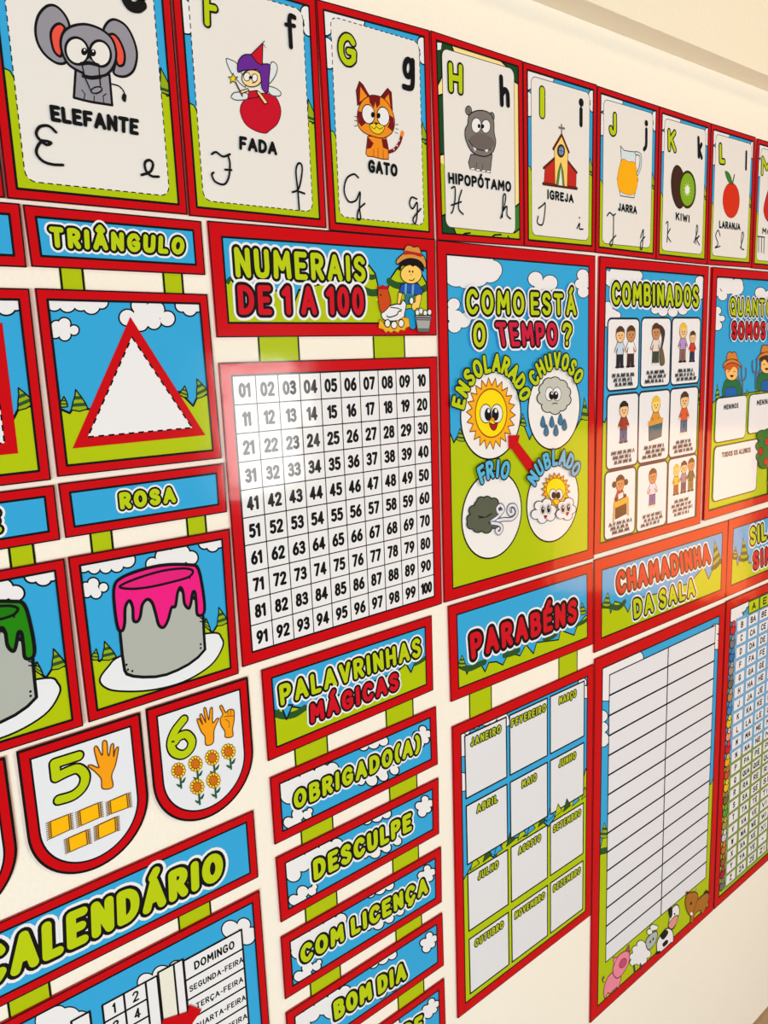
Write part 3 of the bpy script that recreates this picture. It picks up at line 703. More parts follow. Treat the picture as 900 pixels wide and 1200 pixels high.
for k in range(20):
    s = str(k + 1); cx = ((xa + xm) / 2, (xm + xb) / 2)[k % 2]; z = zt - (k // 2) * ph; wd = .0095 * (len(s) if s != '1' else .5)
    days += text(s, [(cx - wd / 2, z - .0055), (cx + wd / 2, z - .0055), (cx + wd / 2, z - .0215), (cx - wd / 2, z - .0215)], [(K, .17)])
t.part('day_numbers', days, parent=n)
def bar(x0, x1, name='pocket_strip', m='paper', z1=None): return t.part(name, shape([(x0, z1), (x1, z1), (x1, EYE - 1.2), (x0, EYE - 1.2)], m, lw))
za = c.m(440, 358)[1]
bar(xb, c.m(458, 355)[0], z1=zt); bar(c.m(462, 350)[0], c.m(522, 320)[0], 'pocket_opening', I((236, 232, 216)), za); bar(c.m(520, 315)[0], c.m(555, 302)[0], z1=za)
bar(c.m(135, 530)[0], c.m(205, 497)[0], 'month_panel', 'paper', c.m(190, 500)[1])
xl, xr = c.m(557, 302)[0], c.m(776, 200)[0]; zt = c.m(770, 188)[1]; ph = (zt - c.m(775, 482)[1]) / 4
t.part('weekday_list', fill([(xl, zt), (xr, zt), (xr, zt - 7 * ph), (xl, zt - 7 * ph)], 'paper') + sum([stroke([(xl, zt - k * ph), (xr, zt - k * ph)], lw, K) for k in range(8)], []) + sum([stroke([(x, zt), (x, zt - 7 * ph)], lw, K) for x in (xl, xr)], []))
wk = []
for k, (s, x0, x1) in enumerate((('DOMINGO', .16, .86), ('SEGUNDA-FEIRA', .05, .99), ('TERÇA-FEIRA', .13, .96), ('QUARTA-FEIRA', .08, .98), ('QUINTA-FEIRA', .08, .98), ('SEXTA-FEIRA', .1, .96), ('SÁBADO', .2, .8))):
    h = .42 if k == 0 else .30; a, b2 = xl + (xr - xl) * x0, xl + (xr - xl) * x1; zm = zt - (k + .52) * ph
    wk += text(s, [(a, zm + ph * h / 2), (b2, zm + ph * h / 2), (b2, zm - ph * h / 2), (a, zm - ph * h / 2)], [(K, .19)])
t.part('weekday_names', wk)
t.border()
t = Thing('paper_arrow', 'red paper arrow on the calendar pointing right at the weekdays', 'arrow', c.l('470,470 622,470 622,560 470,560'), 'red pointer arrows', y=.0052)
t.part('arrow_paper', [], slab=(c.l('478,522 572,492 578,466 622,484 590,530 580,560 470,600'), 'red', .0052, .0072))

# straps of the left columns
Z = lambda x, y: W(x, y)[1]
straps('lime strap hanging below the left end of the TRIÂNGULO sign', ((69.7, 326.4), (98.6, 328)), EYE + .1212, EYE + .0962)
straps('lime strap hanging below the right end of the TRIÂNGULO sign', ((190.4, 331), (214.7, 332.7)), EYE + .1198, EYE + .0948)
straps('lime strap above the green paint can poster at the left edge', ((8.6, 643), (39.7, 639)), EYE - .2000, EYE - .2240)
straps('lime strap hanging below the left end of the ROSA sign', ((104.2, 627), (131.3, 623)), EYE - .1997, EYE - .2238)
straps('lime strap hanging below the right end of the ROSA sign', ((217.2, 608.4), (241.1, 605)), EYE - .2004, EYE - .2245)
straps('lime strap at the left end below the CALENDÁRIO sign', ((8, 1178), (60, 1163)), EYE - .7713, EYE - .7942)
straps('lime strap at the right end below the CALENDÁRIO sign', ((208, 1079), (247, 1062)), EYE - .7713, EYE - .7942)
# ------------------------------------------------------------------ numbers from 1 to 100
t = Thing('title_sign', 'farm title sign reading NUMERAIS DE 1 A 100 with boy and hen', 'sign', px((241.3, 259), (507.8, 280.6), (509.7, 393.4), (252.6, 395.6)), 'farm title signs')
t.picture(.0195); c = Crop(230, 250, 3.1034)
t.part('hill', shape(c.l('70,300 95,262 106,250 118,236 140,265 250,280 335,285 352,322 368,280 430,262 560,235 590,200 622,190 645,220 660,285 675,288 690,278 702,235 722,205 745,188 790,195 815,225 850,290 850,420 90,420'), 'lime'))
t.pieces('hill_band', stroke(c.o('600,278 632,290 664,286'), .011, 'grass_dark') + stroke(c.o('695,248 720,262 750,265'), .011, 'grass_dark') + stroke(c.o('800,280 815,278 840,265'), .011, 'grass_dark') + stroke(c.o('612,215 625,232 640,232'), .008, 'grass_dark') + fill(c.l('100,248 112,232 124,240 112,262'), 'grass_dark'))
t.border()
t.part('lettering', text('NUMERAIS', c.l('120,110 614,150 618,260 130,246'), BUB('letter_lime', .18, .30, .45)) , 'lime lettering')
t.part('lettering', text('DE 1 A 100', c.l('132,250 608,258 612,382 140,380'), BUB('letter_red', .18, .30, .45)), 'red lettering')
c = Crop(430, 280, 10.435); sk = I((250, 204, 100)); bl = I((28, 84, 176)); hatc = I((216, 146, 62))
b = t.part('farm_boy', shape(c.l('395,560 450,545 600,545 668,640 640,692 480,690 368,655'), bl, .0016))
t.part('overalls', shape(c.l('440,655 555,668 550,800 440,800'), I((40, 120, 146)), .0012) + stroke(c.l('452,560 448,665'), .004, I((110, 170, 200))) + stroke(c.l('540,560 535,670'), .004, I((110, 170, 200))) + shape(c.s('430,900 470,860 530,860 560,900 572,1085 500,1090'), I((16, 150, 204)), .0014), parent=b)
t.part('arm', shape(c.l('362,655 410,668 380,795 345,800'), sk, .0012), parent=b)
t.part('arm', shape(c.s('575,700 640,690 615,835 585,850 550,880 525,845 530,790 565,770'), sk, .0012), parent=b)
t.part('head', shape(c.e(515, 435, 130, 118), sk, .0016) + fill(c.e(495, 402, 10, 14), K) + fill(c.e(533, 404, 10, 14), K) + stroke(c.o('490,505 530,512 555,488'), .0014, K) + fill(c.e(513, 445, 14, 10), I((220, 160, 90))), parent=b)
t.part('hair', fill(c.s('358,370 395,270 520,235 640,290 672,390 655,400 610,345 560,330 540,345 500,325 440,320 400,325 385,390'), K), parent=b)
t.part('hat', shape(c.s('345,315 338,260 420,185 520,160 640,190 692,270 688,370 645,300 590,260 500,245 420,265'), hatc, .0018) + shape(c.s('432,180 450,95 500,84 545,105 600,100 628,150 640,215 540,190'), hatc, .0016) + fill(c.l('428,172 445,145 630,180 645,220 530,190 428,200'), I((190, 30, 30))), parent=b)
h = t.part('hen', shape(c.s('150,915 240,830 330,800 385,800 410,752 452,800 435,900 400,990 200,1000'), 'paper', .0018))
t.part('hen_neck', shape(c.s('108,640 140,590 215,600 240,660 265,780 235,840 150,905 115,790'), I((202, 74, 24)), .0014) + fill(c.s('95,600 160,575 230,590 230,620 130,620'), I((170, 20, 30))) + fill(c.l('60,745 105,730 100,760'), I((240, 200, 60))) + fill(c.s('95,610 105,575 135,592 165,565 195,590 225,575 232,620 170,612'), I((170, 20, 30))) + disc(c.m(140, 690), .0016, K), parent=h)
t.part('wing', stroke(c.o('215,940 240,960 330,935 360,890 390,885'), .0018, K) + stroke(c.o('260,840 340,850 395,870'), .0014, K), parent=h)
t.part('nest', shape(c.l('112,1090 125,985 160,1010 200,1080 420,960 480,970 495,1070 450,1090 430,1125 380,1115 350,1150 300,1125 270,1150 230,1130 200,1150 170,1110'), I((232, 178, 40)), .0012, I((150, 90, 20))))
for x, y, r in ((222, 1035, 34), (302, 1055, 36), (388, 1035, 34)): t.part('egg', shape(c.e(x, y, r, 46), 'paper', .0016))
for x, y in ((585, 905), (628, 885), (680, 910), (732, 900)): t.part('egg', shape(c.e(x, y, 24, 36), 'paper', .0012))
t.part('egg', shape(c.e(512, 760, 24, 42), 'paper', .0012))
t.part('bucket', shape(c.l('555,938 752,940 726,1142 590,1142'), I((166, 168, 166)), .0016) + stroke(c.l('560,965 748,968'), .003, I((90, 92, 96))) + stroke(c.l('565,990 744,994'), .002, I((90, 92, 96))) + fill(c.l('582,1095 732,1095 726,1140 590,1140'), I((96, 110, 104))))

t = Thing('number_chart', 'number chart with a black grid of the numbers 01 to 100', 'chart', px((254.8, 425.2), (510.4, 417.9), (516, 707.1), (282.6, 781.2)), 'classroom charts')
t.picture(.0180, 'paper', 'number_panel')
q = t.inset(.0180); B = lambda u, v: bil(q, u, 1 - v)
g = sum([stroke([B(k / 10, 0), B(k / 10, 1)], .0017, K) + stroke([B(0, k / 10), B(1, k / 10)], .0017, K) for k in range(1, 10)], [])
t.part('grid_lines', g)
y0 = t.y
for r in range(10):
    for k in range(10):
        n = '%02d' % (r * 10 + k + 1); hw = .36 if len(n) == 3 else .32
        w0 = hw * sum(GL[ch][0] + .2 for ch in n) / (1.52 if len(n) == 2 else 1.98)
        t.y = y0
        t.part('number', text(n, [B((k + .5 - w0) / 10, (r + .25) / 10), B((k + .5 + w0) / 10, (r + .25) / 10), B((k + .5 + w0) / 10, (r + .77) / 10), B((k + .5 - w0) / 10, (r + .77) / 10)], [(K, .215)], gap=.12))
t.border()

# ------------------------------------------------------------------ magic words
GM = 'magic word signs'
t = Thing('title_sign', 'title sign reading PALAVRINHAS MÁGICAS, at the top of the magic word column', 'sign', px((304.7, 784.8), (504.1, 720.8), (506, 808), (312.7, 891.2)), 'farm title signs')
t.picture(.0165); c = Crop(290, 720, 3.75)
t.part('hill', shape(c.l('90,445 112,440 145,402 165,458 188,402 245,410 400,350 650,250 690,215 712,252 728,212 760,195 790,175 800,330 110,600'), 'lime'))
t.pieces('hill_band', stroke(c.o('112,430 150,442 200,436 245,408'), .011, 'grass_dark') + stroke(c.o('730,215 760,200 785,180'), .008, 'grass_dark') + shape(c.l('140,395 165,458 192,395'), 'sky'))
t.border()
t.part('lettering', text('PALAVRINHAS', c.l('120,302 758,86 764,188 132,412'), BUB('letter_lime', .19, .32, .47)), 'lime lettering')
t.part('lettering', text('MÁGICAS', c.l('256,385 660,238 666,332 264,490'), BUB('letter_red', .21, .34, .48)), 'red lettering')
def magic(s, quad, box, dz, wc=(.215, .36, .52)):
    t = Thing('word_sign', 'blue cloudy word sign reading ' + s, 'sign', quad, GM)
    t.picture(.0158); c = Crop(300, 900, 3.913, 0, dz)
    t.part('cloud', cloud(c, '160,450,38 165,482,36 205,430,42 262,400,46 325,375,46 365,345,28 300,430,40'))
    t.part('cloud', cloud(c, '168,600,26 208,562,28 250,560,22 262,540,14 200,600,30'))
    t.part('cloud', cloud(c, '742,170,20 768,140,18 792,158,18 755,200,22 780,185,18 765,168,24'))
    t.part('cloud', cloud(c, '490,390,20 538,382,28 590,360,24 640,330,22 580,340,30 520,360,30'))
    t.part('cloud', cloud(c, '500,230,26 545,215,30 590,205,24'))
    t.border()
    c = Crop(300, 900, 3.913)
    t.part('lettering', text(s, c.l(box), BUB('letter_lime', *wc)))
    return t
magic('OBRIGADO(A)', px((314.8, 910.7), (509.2, 827.2), (511.3, 894.7), (320.4, 988.7)), '154,96 752,-170 752,-72 160,202', .1355, (.205, .345, .50))
magic('DESCULPE', px((321.7, 1004.3), (512.1, 910.7), (512.9, 975.9), (327.6, 1079.7)), '242,412 712,185 716,284 250,530', 0)
magic('COM LICENÇA', px((327.6, 1097.5), (515.2, 991.5), (516, 1055.9), (332.7, 1169.6)), '183,808 785,478 790,572 192,912', -.139)
magic('BOM DIA', rect(.5865, -1.0320, .9400, -1.1446), '335,1062 686,865 692,965 346,1167', -.278)
magic('BOA TARDE', rect(.5865, -1.1740, .9402, -1.2866), '285,1372 764,1108 770,1210 295,1478', -.420)

# ------------------------------------------------------------------ weather poster
GP = 'large farm posters'
t = Thing('weather_poster', 'tall weather poster asking COMO ESTÁ O TEMPO? with four white circles', 'poster', px((509.8, 281.7), (695.5, 299.9), (694.1, 653.8), (518.7, 705.9)), GP)
t.picture(.0215); c = Crop(500, 270, 4.2857)
t.part('cloud', cloud(c, '100,150,45 140,225,60 190,240,55 250,230,55 310,210,55 322,200,50 210,160,80 290,160,40', 4))
t.part('cloud', cloud(c, '128,372,32 110,420,34 132,480,36 178,455,36 190,440,30 140,440,40', 4))
t.part('cloud', cloud(c, '538,245,38 610,265,40 570,290,40', 4))
t.part('cloud', cloud(c, '775,225,30 760,270,26 778,310,30 800,260,30', 4))
c = Crop(500, 480, 4.2857)
t.part('hill', shape(c.l('85,105 106,110 128,165 152,125 180,135 300,115 455,60 480,80 508,150 525,115 600,90 735,105 765,50 790,45 830,30 830,740 100,930'), 'lime'))
t.part('pine', pine(c, '158,95', '140,150', '182,158')); t.part('pine', pine(c, '782,-60', '766,45', '806,52')); t.part('pine', pine(c, '472,20', '462,78', '492,82'))
t.border()
def circ(l, r, b):
    cx = (l[0] + r[0]) / 2; R = (r[0] - l[0]) / 2; return (cx, b[1] + R), R
def ring(cc, R): return disc(cc, R, K, 48) + disc(cc, R - .0032, I((240, 236, 234)), 48)
cs = Crop(525, 410, 5.294)
cS, RS = circ(cs.m(63, 420), cs.m(443, 400), cs.m(262, 682)); cR, RR = circ(cs.m(481, 370), cs.m(809, 370), cs.m(648, 622))
cf = Crop(520, 530, 5)
cF, RF = circ(cf.m(91, 390), cf.m(448, 350), cf.m(255, 627)); cN, RN = circ(cf.m(472, 300), cf.m(781, 265), cf.m(605, 531))
for a in ((cS, RS), (cR, RR), (cF, RF), (cN, RN)): t.part('weather_circle', ring(*a))
def spikes(c, x, y, rx, ry, n, d):
    return [c.m(x + (rx if k % 2 else rx * d) * math.cos(math.pi * k / n - .1), y + (ry if k % 2 else ry * d) * math.sin(math.pi * k / n - .1)) for k in range(2 * n)]
ob = I((150, 84, 10))
s = t.part('sun', shape(spikes(cs, 254, 395, 152, 222, 22, .78), I((246, 176, 26)), .0022, ob) + shape(cs.e(255, 392, 98, 150), I((252, 220, 8)), .0026, ob))
for x in (222, 290): t.part('eye', shape(cs.e(x, 395, 36, 58), 'paper', .0016) + fill(cs.e(x + (14 if x < 250 else -10), 400, 22, 40), K) + fill(cs.e(x + (18 if x < 250 else -6), 378, 8, 12), 'paper'), parent=s)
t.part('mouth', shape(cs.s('244,452 268,462 294,450 286,485 270,498 252,482'), I((176, 20, 30)), .0016) + fill(cs.e(262, 432, 12, 12), I((240, 150, 20))), parent=s)
s = t.part('rain_cloud', cloud(cs, '590,245,40 612,212,38 650,206,38 690,225,38 712,262,36 712,310,38 690,345,34 650,362,38 605,350,38 578,300,40 650,280,80 600,290,50', 6, I((196, 196, 186))))
for x in (616, 662): t.part('eye', shape(cs.e(x, 274, 26, 42), 'paper', .0012) + fill(cs.e(x + (12 if x < 640 else -8), 282, 16, 26), K) + fill(cs.e(x + (15 if x < 640 else -5), 270, 5, 8), 'paper'), parent=s)
t.part('mouth', stroke(cs.o('632,335 650,330 664,334'), .0018, K), parent=s)
for x, y in ((575, 452), (630, 452), (683, 437), (708, 470), (595, 505), (655, 505)):
    t.part('raindrop', shape(cs.s('%d,%d %d,%d %d,%d %d,%d' % (x, y - 42, x + 15, y + 8, x, y + 30, x - 15, y + 8)), I((62, 116, 150)), .0014, I((30, 60, 84))))
gw = I((74, 74, 92))
s = t.part('wind_cloud', cloud(cf, '150,390,30 162,340,30 192,310,28 205,285,26 240,284,28 280,292,26 295,318,26 290,360,30 284,415,30 235,438,34 185,434,34 148,420,28 220,365,76', 6, I((88, 94, 78))) + stroke(cf.l('188,372 222,380'), .0024, K) + stroke(cf.l('190,385 218,378'), .0016, K) + stroke(cf.l('232,378 265,358'), .0024, K) + fill(cf.e(258, 410, 12, 8), K))
for p in ('262,408 330,392 385,388 414,355 402,312 372,312 362,340 376,362 394,350 388,334', '262,404 305,372 335,335 318,308 298,325 306,350 322,345', '266,412 310,420 326,445 308,472 292,455 306,444'):
    t.part('wind_swirl', stroke(cf.o(p), .0085, gw) + stroke(cf.o(p), .0052, I((226, 224, 232))), parent=s)
s = t.part('sun', shape(spikes(cf, 641, 222, 84, 104, 18, .74), I((246, 176, 26)), .0018, ob) + shape(cf.e(641, 215, 56, 66), I((252, 220, 8)), .0018, ob))
for x in (622, 660): t.part('eye', shape(cf.e(x, 245, 20, 32), 'paper', .0012) + fill(cf.e(x + (6 if x < 640 else -6), 250, 13, 20), K), parent=s)
gy = I((96, 96, 96))
for p, ey, mo in (('522,362,28 542,312,28 588,296,28 615,335,28 608,372,28 560,386,28 570,340,40', ((563, 335), (597, 330)), (578, 375)), ('668,360,28 678,312,28 715,292,28 732,332,26 708,368,28 700,340,34', ((680, 328), (712, 322)), (705, 357))):
    k = t.part('white_cloud', cloud(cf, p, 4))
    for x, y in ey: t.part('eye', stroke(cf.e(x, y, 16, 28), .0009, gy, True) + fill(cf.e(x, y, 10, 22), K) + fill(cf.e(x + 2, y - 8, 3, 6), 'paper'), parent=k)
    t.part('mouth', fill(cf.s('%d,%d %d,%d %d,%d' % (mo[0] - 10, mo[1] - 6, mo[0] + 11, mo[1] - 8, mo[0], mo[1] + 14)), I((170, 24, 34))), parent=k)
t.part('beak', shape(cf.s('622,280 640,272 660,282 650,302 636,304'), I((246, 190, 30)), .0012, ob))
t.part('lettering', text('COMO ESTÁ', Crop(500, 270, 4.2857).l('172,280 738,312 742,440 174,437'), BUB('letter_lime', .17, .30, .44), space=.3), 'lime lettering')
t.part('lettering', text('O', Crop(500, 270, 4.2857).l('206,450 286,452 286,602 208,600'), BUB('letter_lime', .17, .29, .42)), 'lime lettering')
t.part('lettering', text('TEMPO', Crop(500, 270, 4.2857).l('314,450 642,455 646,590 340,596'), BUB(I((204, 26, 62)), .18, .29, .43)), 'crimson lettering')
t.part('lettering', text('?', Crop(500, 270, 4.2857).l('656,450 718,455 714,592 656,590'), BUB('letter_lime', .17, .29, .42)), 'lime lettering')
def around(s, cc, p0, p1, h, col):
    a0, a1 = math.atan2(p0[1] - cc[1], p0[0] - cc[0]), math.atan2(p1[1] - cc[1], p1[0] - cc[0])
    if a0 < a1: a0 += 2 * math.pi
    R0 = (math.dist(p0, cc) + math.dist(p1, cc)) / 2
    t.part('arched_word', arc_text(s, cc, R0, a0, a1, h, [(K, .46), (col, .27)]))
bw = I((84, 180, 220))
around('ENSOLARADO', cS, cs.m(46, 328), cs.m(455, 272), .026, 'letter_lime'); around('CHUVOSO', cR, cs.m(507, 172), cs.m(785, 165), .026, 'letter_lime')
around('FRIO', cF, cf.m(203, 125), cf.m(338, 103), .027, bw); around('NUBLADO', cN, cf.m(500, 148), cf.m(752, 96), .026, bw)
t = Thing('paper_arrow', 'red paper arrow on the weather poster pointing up left at the sun', 'arrow', cs.l('355,528 525,528 525,768 355,768'), 'red pointer arrows', y=.0062)
t.part('arrow_paper', [], slab=(cs.l('357,530 426,528 416,572 524,712 487,766 380,614 360,612'), 'red', .0062, .0078))

# ------------------------------------------------------------------ birthdays
t = Thing('title_sign', 'farm title sign with red lettering PARABÉNS', 'sign', px((523.5, 710), (692.7, 658.7), (693.2, 754.3), (526.8, 822)), 'farm title signs')
t.picture(.0205); c = Crop(510, 640, 4.2857)
t.part('hill', shape(c.l('90,605 104,600 126,562 152,640 168,600 222,592 243,628 262,582 300,578 332,594 362,532 418,548 448,492 486,538 502,482 612,468 622,420 690,445 706,398 745,350 770,340 775,470 100,735'), 'lime'))
t.pieces('hill_band', stroke(c.o('112,595 160,612 215,590 240,580'), .012, 'grass_dark') + stroke(c.o('340,545 380,535 410,520'), .012, 'grass_dark') + stroke(c.o('540,465 580,455 600,440'), .009, 'grass_dark') + stroke(c.o('700,395 735,380 760,362'), .009, 'grass_dark'))
t.part('pine', pine(c, '126,545', '104,600', '146,600')); t.part('pine', pine(c, '728,282', '715,340', '752,335'))
t.border()
t.part('lettering', text('PARABÉNS', c.l('150,425 712,245 712,385 164,590'), BUB('letter_red', .2, .35, .48)))
t = Thing('birthday_chart', 'birthday chart with twelve white month boxes, below the PARABÉNS sign', 'chart', px((528.2, 851.2), (693.6, 777.7), (690.6, 1071.2), (534.8, 1192.2)), 'classroom charts')
t.picture(.0215); c = Crop(520, 780, 4.7368); c2 = Crop(520, 980, 4.7368)
t.part('cloud', cloud(c, '100,350,40 160,310,40 220,290,40 250,280,40 320,292,34 330,310,30', 5)); t.part('cloud', cloud(c, '90,410,40 92,470,32', 5)); t.part('cloud', cloud(c, '95,620,30 95,660,34', 5)); t.part('cloud', cloud(c, '762,90,24 780,130,22 782,160,20', 5))
zh = c2.m(115, 200)[1]; x0, x1 = c.m(60, 400)[0], c.m(800, 300)[0]
t.part('hill', shape([(x0, zh - .02), (x0 + .06, zh + .03), (x0 + .1, zh - .005), (x0 + .13, zh + .02), (x0 + .2, zh), (x0 + .23, zh + .03), (x0 + .27, zh - .01), (x0 + .33, zh + .025), (x1 - .03, zh + .03), (x1 - .012, zh + .075), (x1, zh + .05), (x1, zh - .5), (x0, zh - .5)], 'lime'))
t.pieces('hill_band', sum([shape([(x0 + dx, zh + dz), (x0 + dx + .012, zh + dz + .026), (x0 + dx + .026, zh + dz + .004)], m, .002) for dx, dz, m in ((.03, .0, 'lime'), (.066, .002, 'grass_dark'), (.098, 0, 'sky'), (.135, .004, 'grass_dark'), (.17, .002, 'lime'), (.2, .002, 'sky'), (.235, .004, 'grass_dark'), (.262, .004, 'sky'), (.29, .004, 'lime'), (.32, .004, 'grass_dark'), (.352, .004, 'sky'), (.385, .006, 'pine_lime'))], []))
xs = [(c.m(110, 500)[0], c.m(340, 500)[0]), (c.m(358, 400)[0], c.m(566, 400)[0]), (c.m(583, 300)[0], c.m(770, 300)[0])]
zs = [(c.m(108, 388)[1], c.m(114, 735)[1]), (c.m(118, 775)[1], c2.m(124, 152)[1]), (c2.m(126, 205)[1], c2.m(130, 522)[1]), (c2.m(134, 566)[1], c2.m(138, 868)[1])]
yM = t.y
for k, s in enumerate('JANEIRO FEVEREIRO MARÇO ABRIL MAIO JUNHO JULHO AGOSTO SETEMBRO OUTUBRO NOVEMBRO DEZEMBRO'.split()):
    (a, b), (z1, z0) = xs[k % 3], zs[k // 3]; t.y = yM
    m = t.part('month_box', shape([(a, z1), (b, z1), (b, z0), (a, z0)], I((226, 226, 230)), .0034))
    hw = min(.0128 * len(s), .112) / 2; zc = z1 - .0185
    t.part('month_name', text(s, [((a + b) / 2 - hw, zc + .0105), ((a + b) / 2 + hw, zc + .0105), ((a + b) / 2 + hw, zc - .0105), ((a + b) / 2 - hw, zc - .0105)], [(I((44, 46, 22)), .40), (I((178, 190, 40)), .17)]), parent=m)
t.border()

straps('lime strap hanging below the left end of the NUMERAIS sign', ((301.5, 398), (349.9, 396.6)), EYE + .0383, EYE + .0042)
straps('lime strap hanging below the right end of the NUMERAIS sign', ((436.2, 395.6), (473.9, 395)), EYE + .0368, EYE + .0030)
for nm, pts in (('PALAVRINHAS MÁGICAS', (((344.7, 887), (383.9, 871), -.5895, -.6192), ((451.3, 837), (484, 824), -.5845, -.6165))), ('OBRIGADO(A)', (((351.9, 979), (390.2, 962.6), -.7308, -.7543), ((455.4, 928), (488.6, 912.8), -.7283, -.7545))),
                ('DESCULPE', (((356.7, 1068.7), (395, 1050.8), -.8672, -.8938), ((459, 1008.6), (490.4, 993.3), -.8662, -.8947))), ('COM LICENÇA', (((362.6, 1156.9), (399.2, 1137.7), -1.0066, -1.0320), ((462.8, 1093), (494.2, 1076.3), -1.0078, -1.0320)))):
    for side, (a, b, z1, z0) in zip(('left', 'right'), pts): straps('lime strap hanging below the %s end of the %s sign' % (side, nm), (a, b), EYE + z1, EYE + z0)
straps('lime strap hanging below the right end of the BOM DIA sign', ((465.6, 1174.7), (496.8, 1154.3)), EYE - 1.1446, EYE - 1.1740)
straps('lime strap hanging below the left end of the PARABÉNS sign', ((549.2, 819.7), (575.8, 808)), EYE - .6190, EYE - .6679)
straps('lime strap hanging below the right end of the PARABÉNS sign', ((654, 770.7), (676.4, 763.7)), EYE - .6212, EYE - .6679)
# ------------------------------------------------------------------ class rules
t = Thing('rules_poster', 'class rules poster reading COMBINADOS with nine white picture boxes', 'poster', px((700.3, 300.3), (828.3, 312.5), (818.3, 613.2), (693.3, 650)), GP)
t.picture(.0215); c = Crop(690, 290, 6); c2 = Crop(680, 450, 5.625)
t.part('cloud', cloud(c, '110,200,40 150,230,50 200,190,70 280,190,60 330,200,38 300,240,40', 5)); t.part('cloud', cloud(c, '120,420,40 112,480,36 125,530,34 180,480,34 150,470,40', 5))
t.part('cloud', cloud(c, '770,235,34 782,290,34 775,335,30', 5)); t.part('cloud', cloud(c, '455,440,30 510,450,36 580,455,36 650,440,36', 5)); t.part('cloud', cloud(c, '510,260,32 560,270,32', 5))
t.part('hill', shape(c2.l('120,230 150,255 168,200 240,230 365,215 385,300 420,200 560,200 580,140 600,180 750,150 775,70 800,50 800,950 90,1100'), 'lime'))
t.part('pine', pine(c2, '762,-10', '745,140', '785,130'))
cells = []
c3 = Crop(680, 300, 3.478)
for cr, tl, br in ((c3, (105, 255), (229, 540)), (c3, (243, 252), (356, 526)), (c3, (368, 252), (475, 517)), (c3, (102, 568), (225, 848)), (c3, (232, 555), (351, 824)), (c3, (360, 542), (465, 802)),
                   (c3, (93, 882), (214, 1124)), (c3, (226, 856), (341, 1092)), (c3, (352, 828), (459, 1072))):
    a, b = cr.m(*tl), cr.m(*br); cells.append((a[0], a[1], b[0], b[1]))
skn = [I((240, 196, 140)), I((200, 140, 90)), I((250, 214, 120))]
HB, BL, DK = I((84, 54, 36)), I((236, 190, 60)), I((40, 34, 34))
def kid(cell, u, v0, v1, hair, top, legs, sk=0, shoes=DK, feet=.1, tail=False, face=None):
    """small printed child: u across the box, v0 head top, v1 feet"""
    t.y = yK; x0, z1, x1, z0 = cell; x = x0 + (x1 - x0) * u; w = (x1 - x0); Zf = lambda v: z1 - (z1 - z0) * (v0 + (v1 - v0) * v)
    H = abs(Zf(1) - Zf(0)); r = H * .18
    el = lambda cx, cz, rx, rz: [(cx + rx * math.cos(a), cz + rz * math.sin(a)) for a in (2 * math.pi * i / 20 for i in range(20))]
    ln = I((60, 44, 36)); o = .0014
    b = shape([(x - r * .75, Zf(.64)), (x - r * .8, Zf(.94)), (x - r * .1, Zf(.94)), (x, Zf(.7)), (x + r * .1, Zf(.94)), (x + r * .8, Zf(.94)), (x + r * .75, Zf(.64))], legs, o, ln)
    b += fill(el(x - r * .5, Zf(.955), r * .55, H * .03), shoes) + fill(el(x + r * .5, Zf(.955), r * .55, H * .03), shoes)
    b += shape([(x - r * .5, Zf(.34)), (x - r * 1.25, Zf(.56)), (x - r * .95, Zf(.6)), (x - r * .6, Zf(.5)), (x - r * .8, Zf(.66)), (x + r * .8, Zf(.66)), (x + r * .6, Zf(.5)), (x + r * .95, Zf(.6)), (x + r * 1.25, Zf(.56)), (x + r * .5, Zf(.34))], top, o, ln)
    b += fill(el(x - r * 1.1, Zf(.6), r * .24, H * .028), skn[sk]) + fill(el(x + r * 1.1, Zf(.6), r * .24, H * .028), skn[sk])
    p = t.part('printed_child', b)
    hp = shape(el(x, Zf(.19), r, H * .195), skn[sk], o, ln)
    hp += fill([(x - r * 1.05, Zf(.2)), (x - r * .9, Zf(.06)), (x - r * .3, Zf(0)), (x + r * .4, Zf(0)), (x + r * .95, Zf(.07)), (x + r * 1.05, Zf(.2)), (x + r * .75, Zf(.13)), (x, Zf(.12)), (x - r * .75, Zf(.14))], hair)
    hp += disc((x - r * .3, Zf(.21)), r * .12, DK, 8) + disc((x + r * .35, Zf(.21)), r * .12, DK, 8) + stroke([(x - r * .2, Zf(.27)), (x + r * .25, Zf(.27))], r * .12, I((170, 70, 50)))
    t.part('head', hp, parent=p)
    if tail:
        for s in (-1, 1): t.part('pigtail', shape(el(x + s * r * 1.35, Zf(.2), r * .42, H * .07), hair, o, ln), parent=p)
    return p
BX = [t.part('rule_box', shape(rrect(a, d, b2, z, .012), 'paper', .0042, I((24, 44, 60)))) for (a, z, b2, d) in cells]
V = lambda *a: I(a)
yK = t.y
kid(cells[0], .38, .11, .70, HB, V(196, 214, 230), V(30, 36, 48)); kid(cells[0], .72, .10, .70, HB, V(240, 236, 232), V(60, 40, 40), 1)
kid(cells[1], .48, .08, .70, HB, V(232, 214, 204), V(60, 76, 60), 1, V(225, 222, 220)); x0, z1, x1, z0 = cells[1]
f = lambda u, v: (x0 + (x1 - x0) * u, z1 - (z1 - z0) * v)
t.part('long_hair', fill(spline([f(.54, .1), f(.68, .12), f(.78, .2), f(.76, .32), f(.7, .44), f(.66, .42), f(.68, .3), f(.62, .2)], True), V(66, 52, 48)))
t.part('school_bag', shape(spline([f(.62, .46), f(.7, .44), f(.78, .58), f(.78, .68), f(.64, .68)], True), V(110, 92, 66), .0014))
kid(cells[2], .38, .08, .68, BL, V(178, 146, 200), V(140, 100, 90)); kid(cells[2], .72, .20, .68, HB, V(214, 60, 50), V(30, 50, 90))
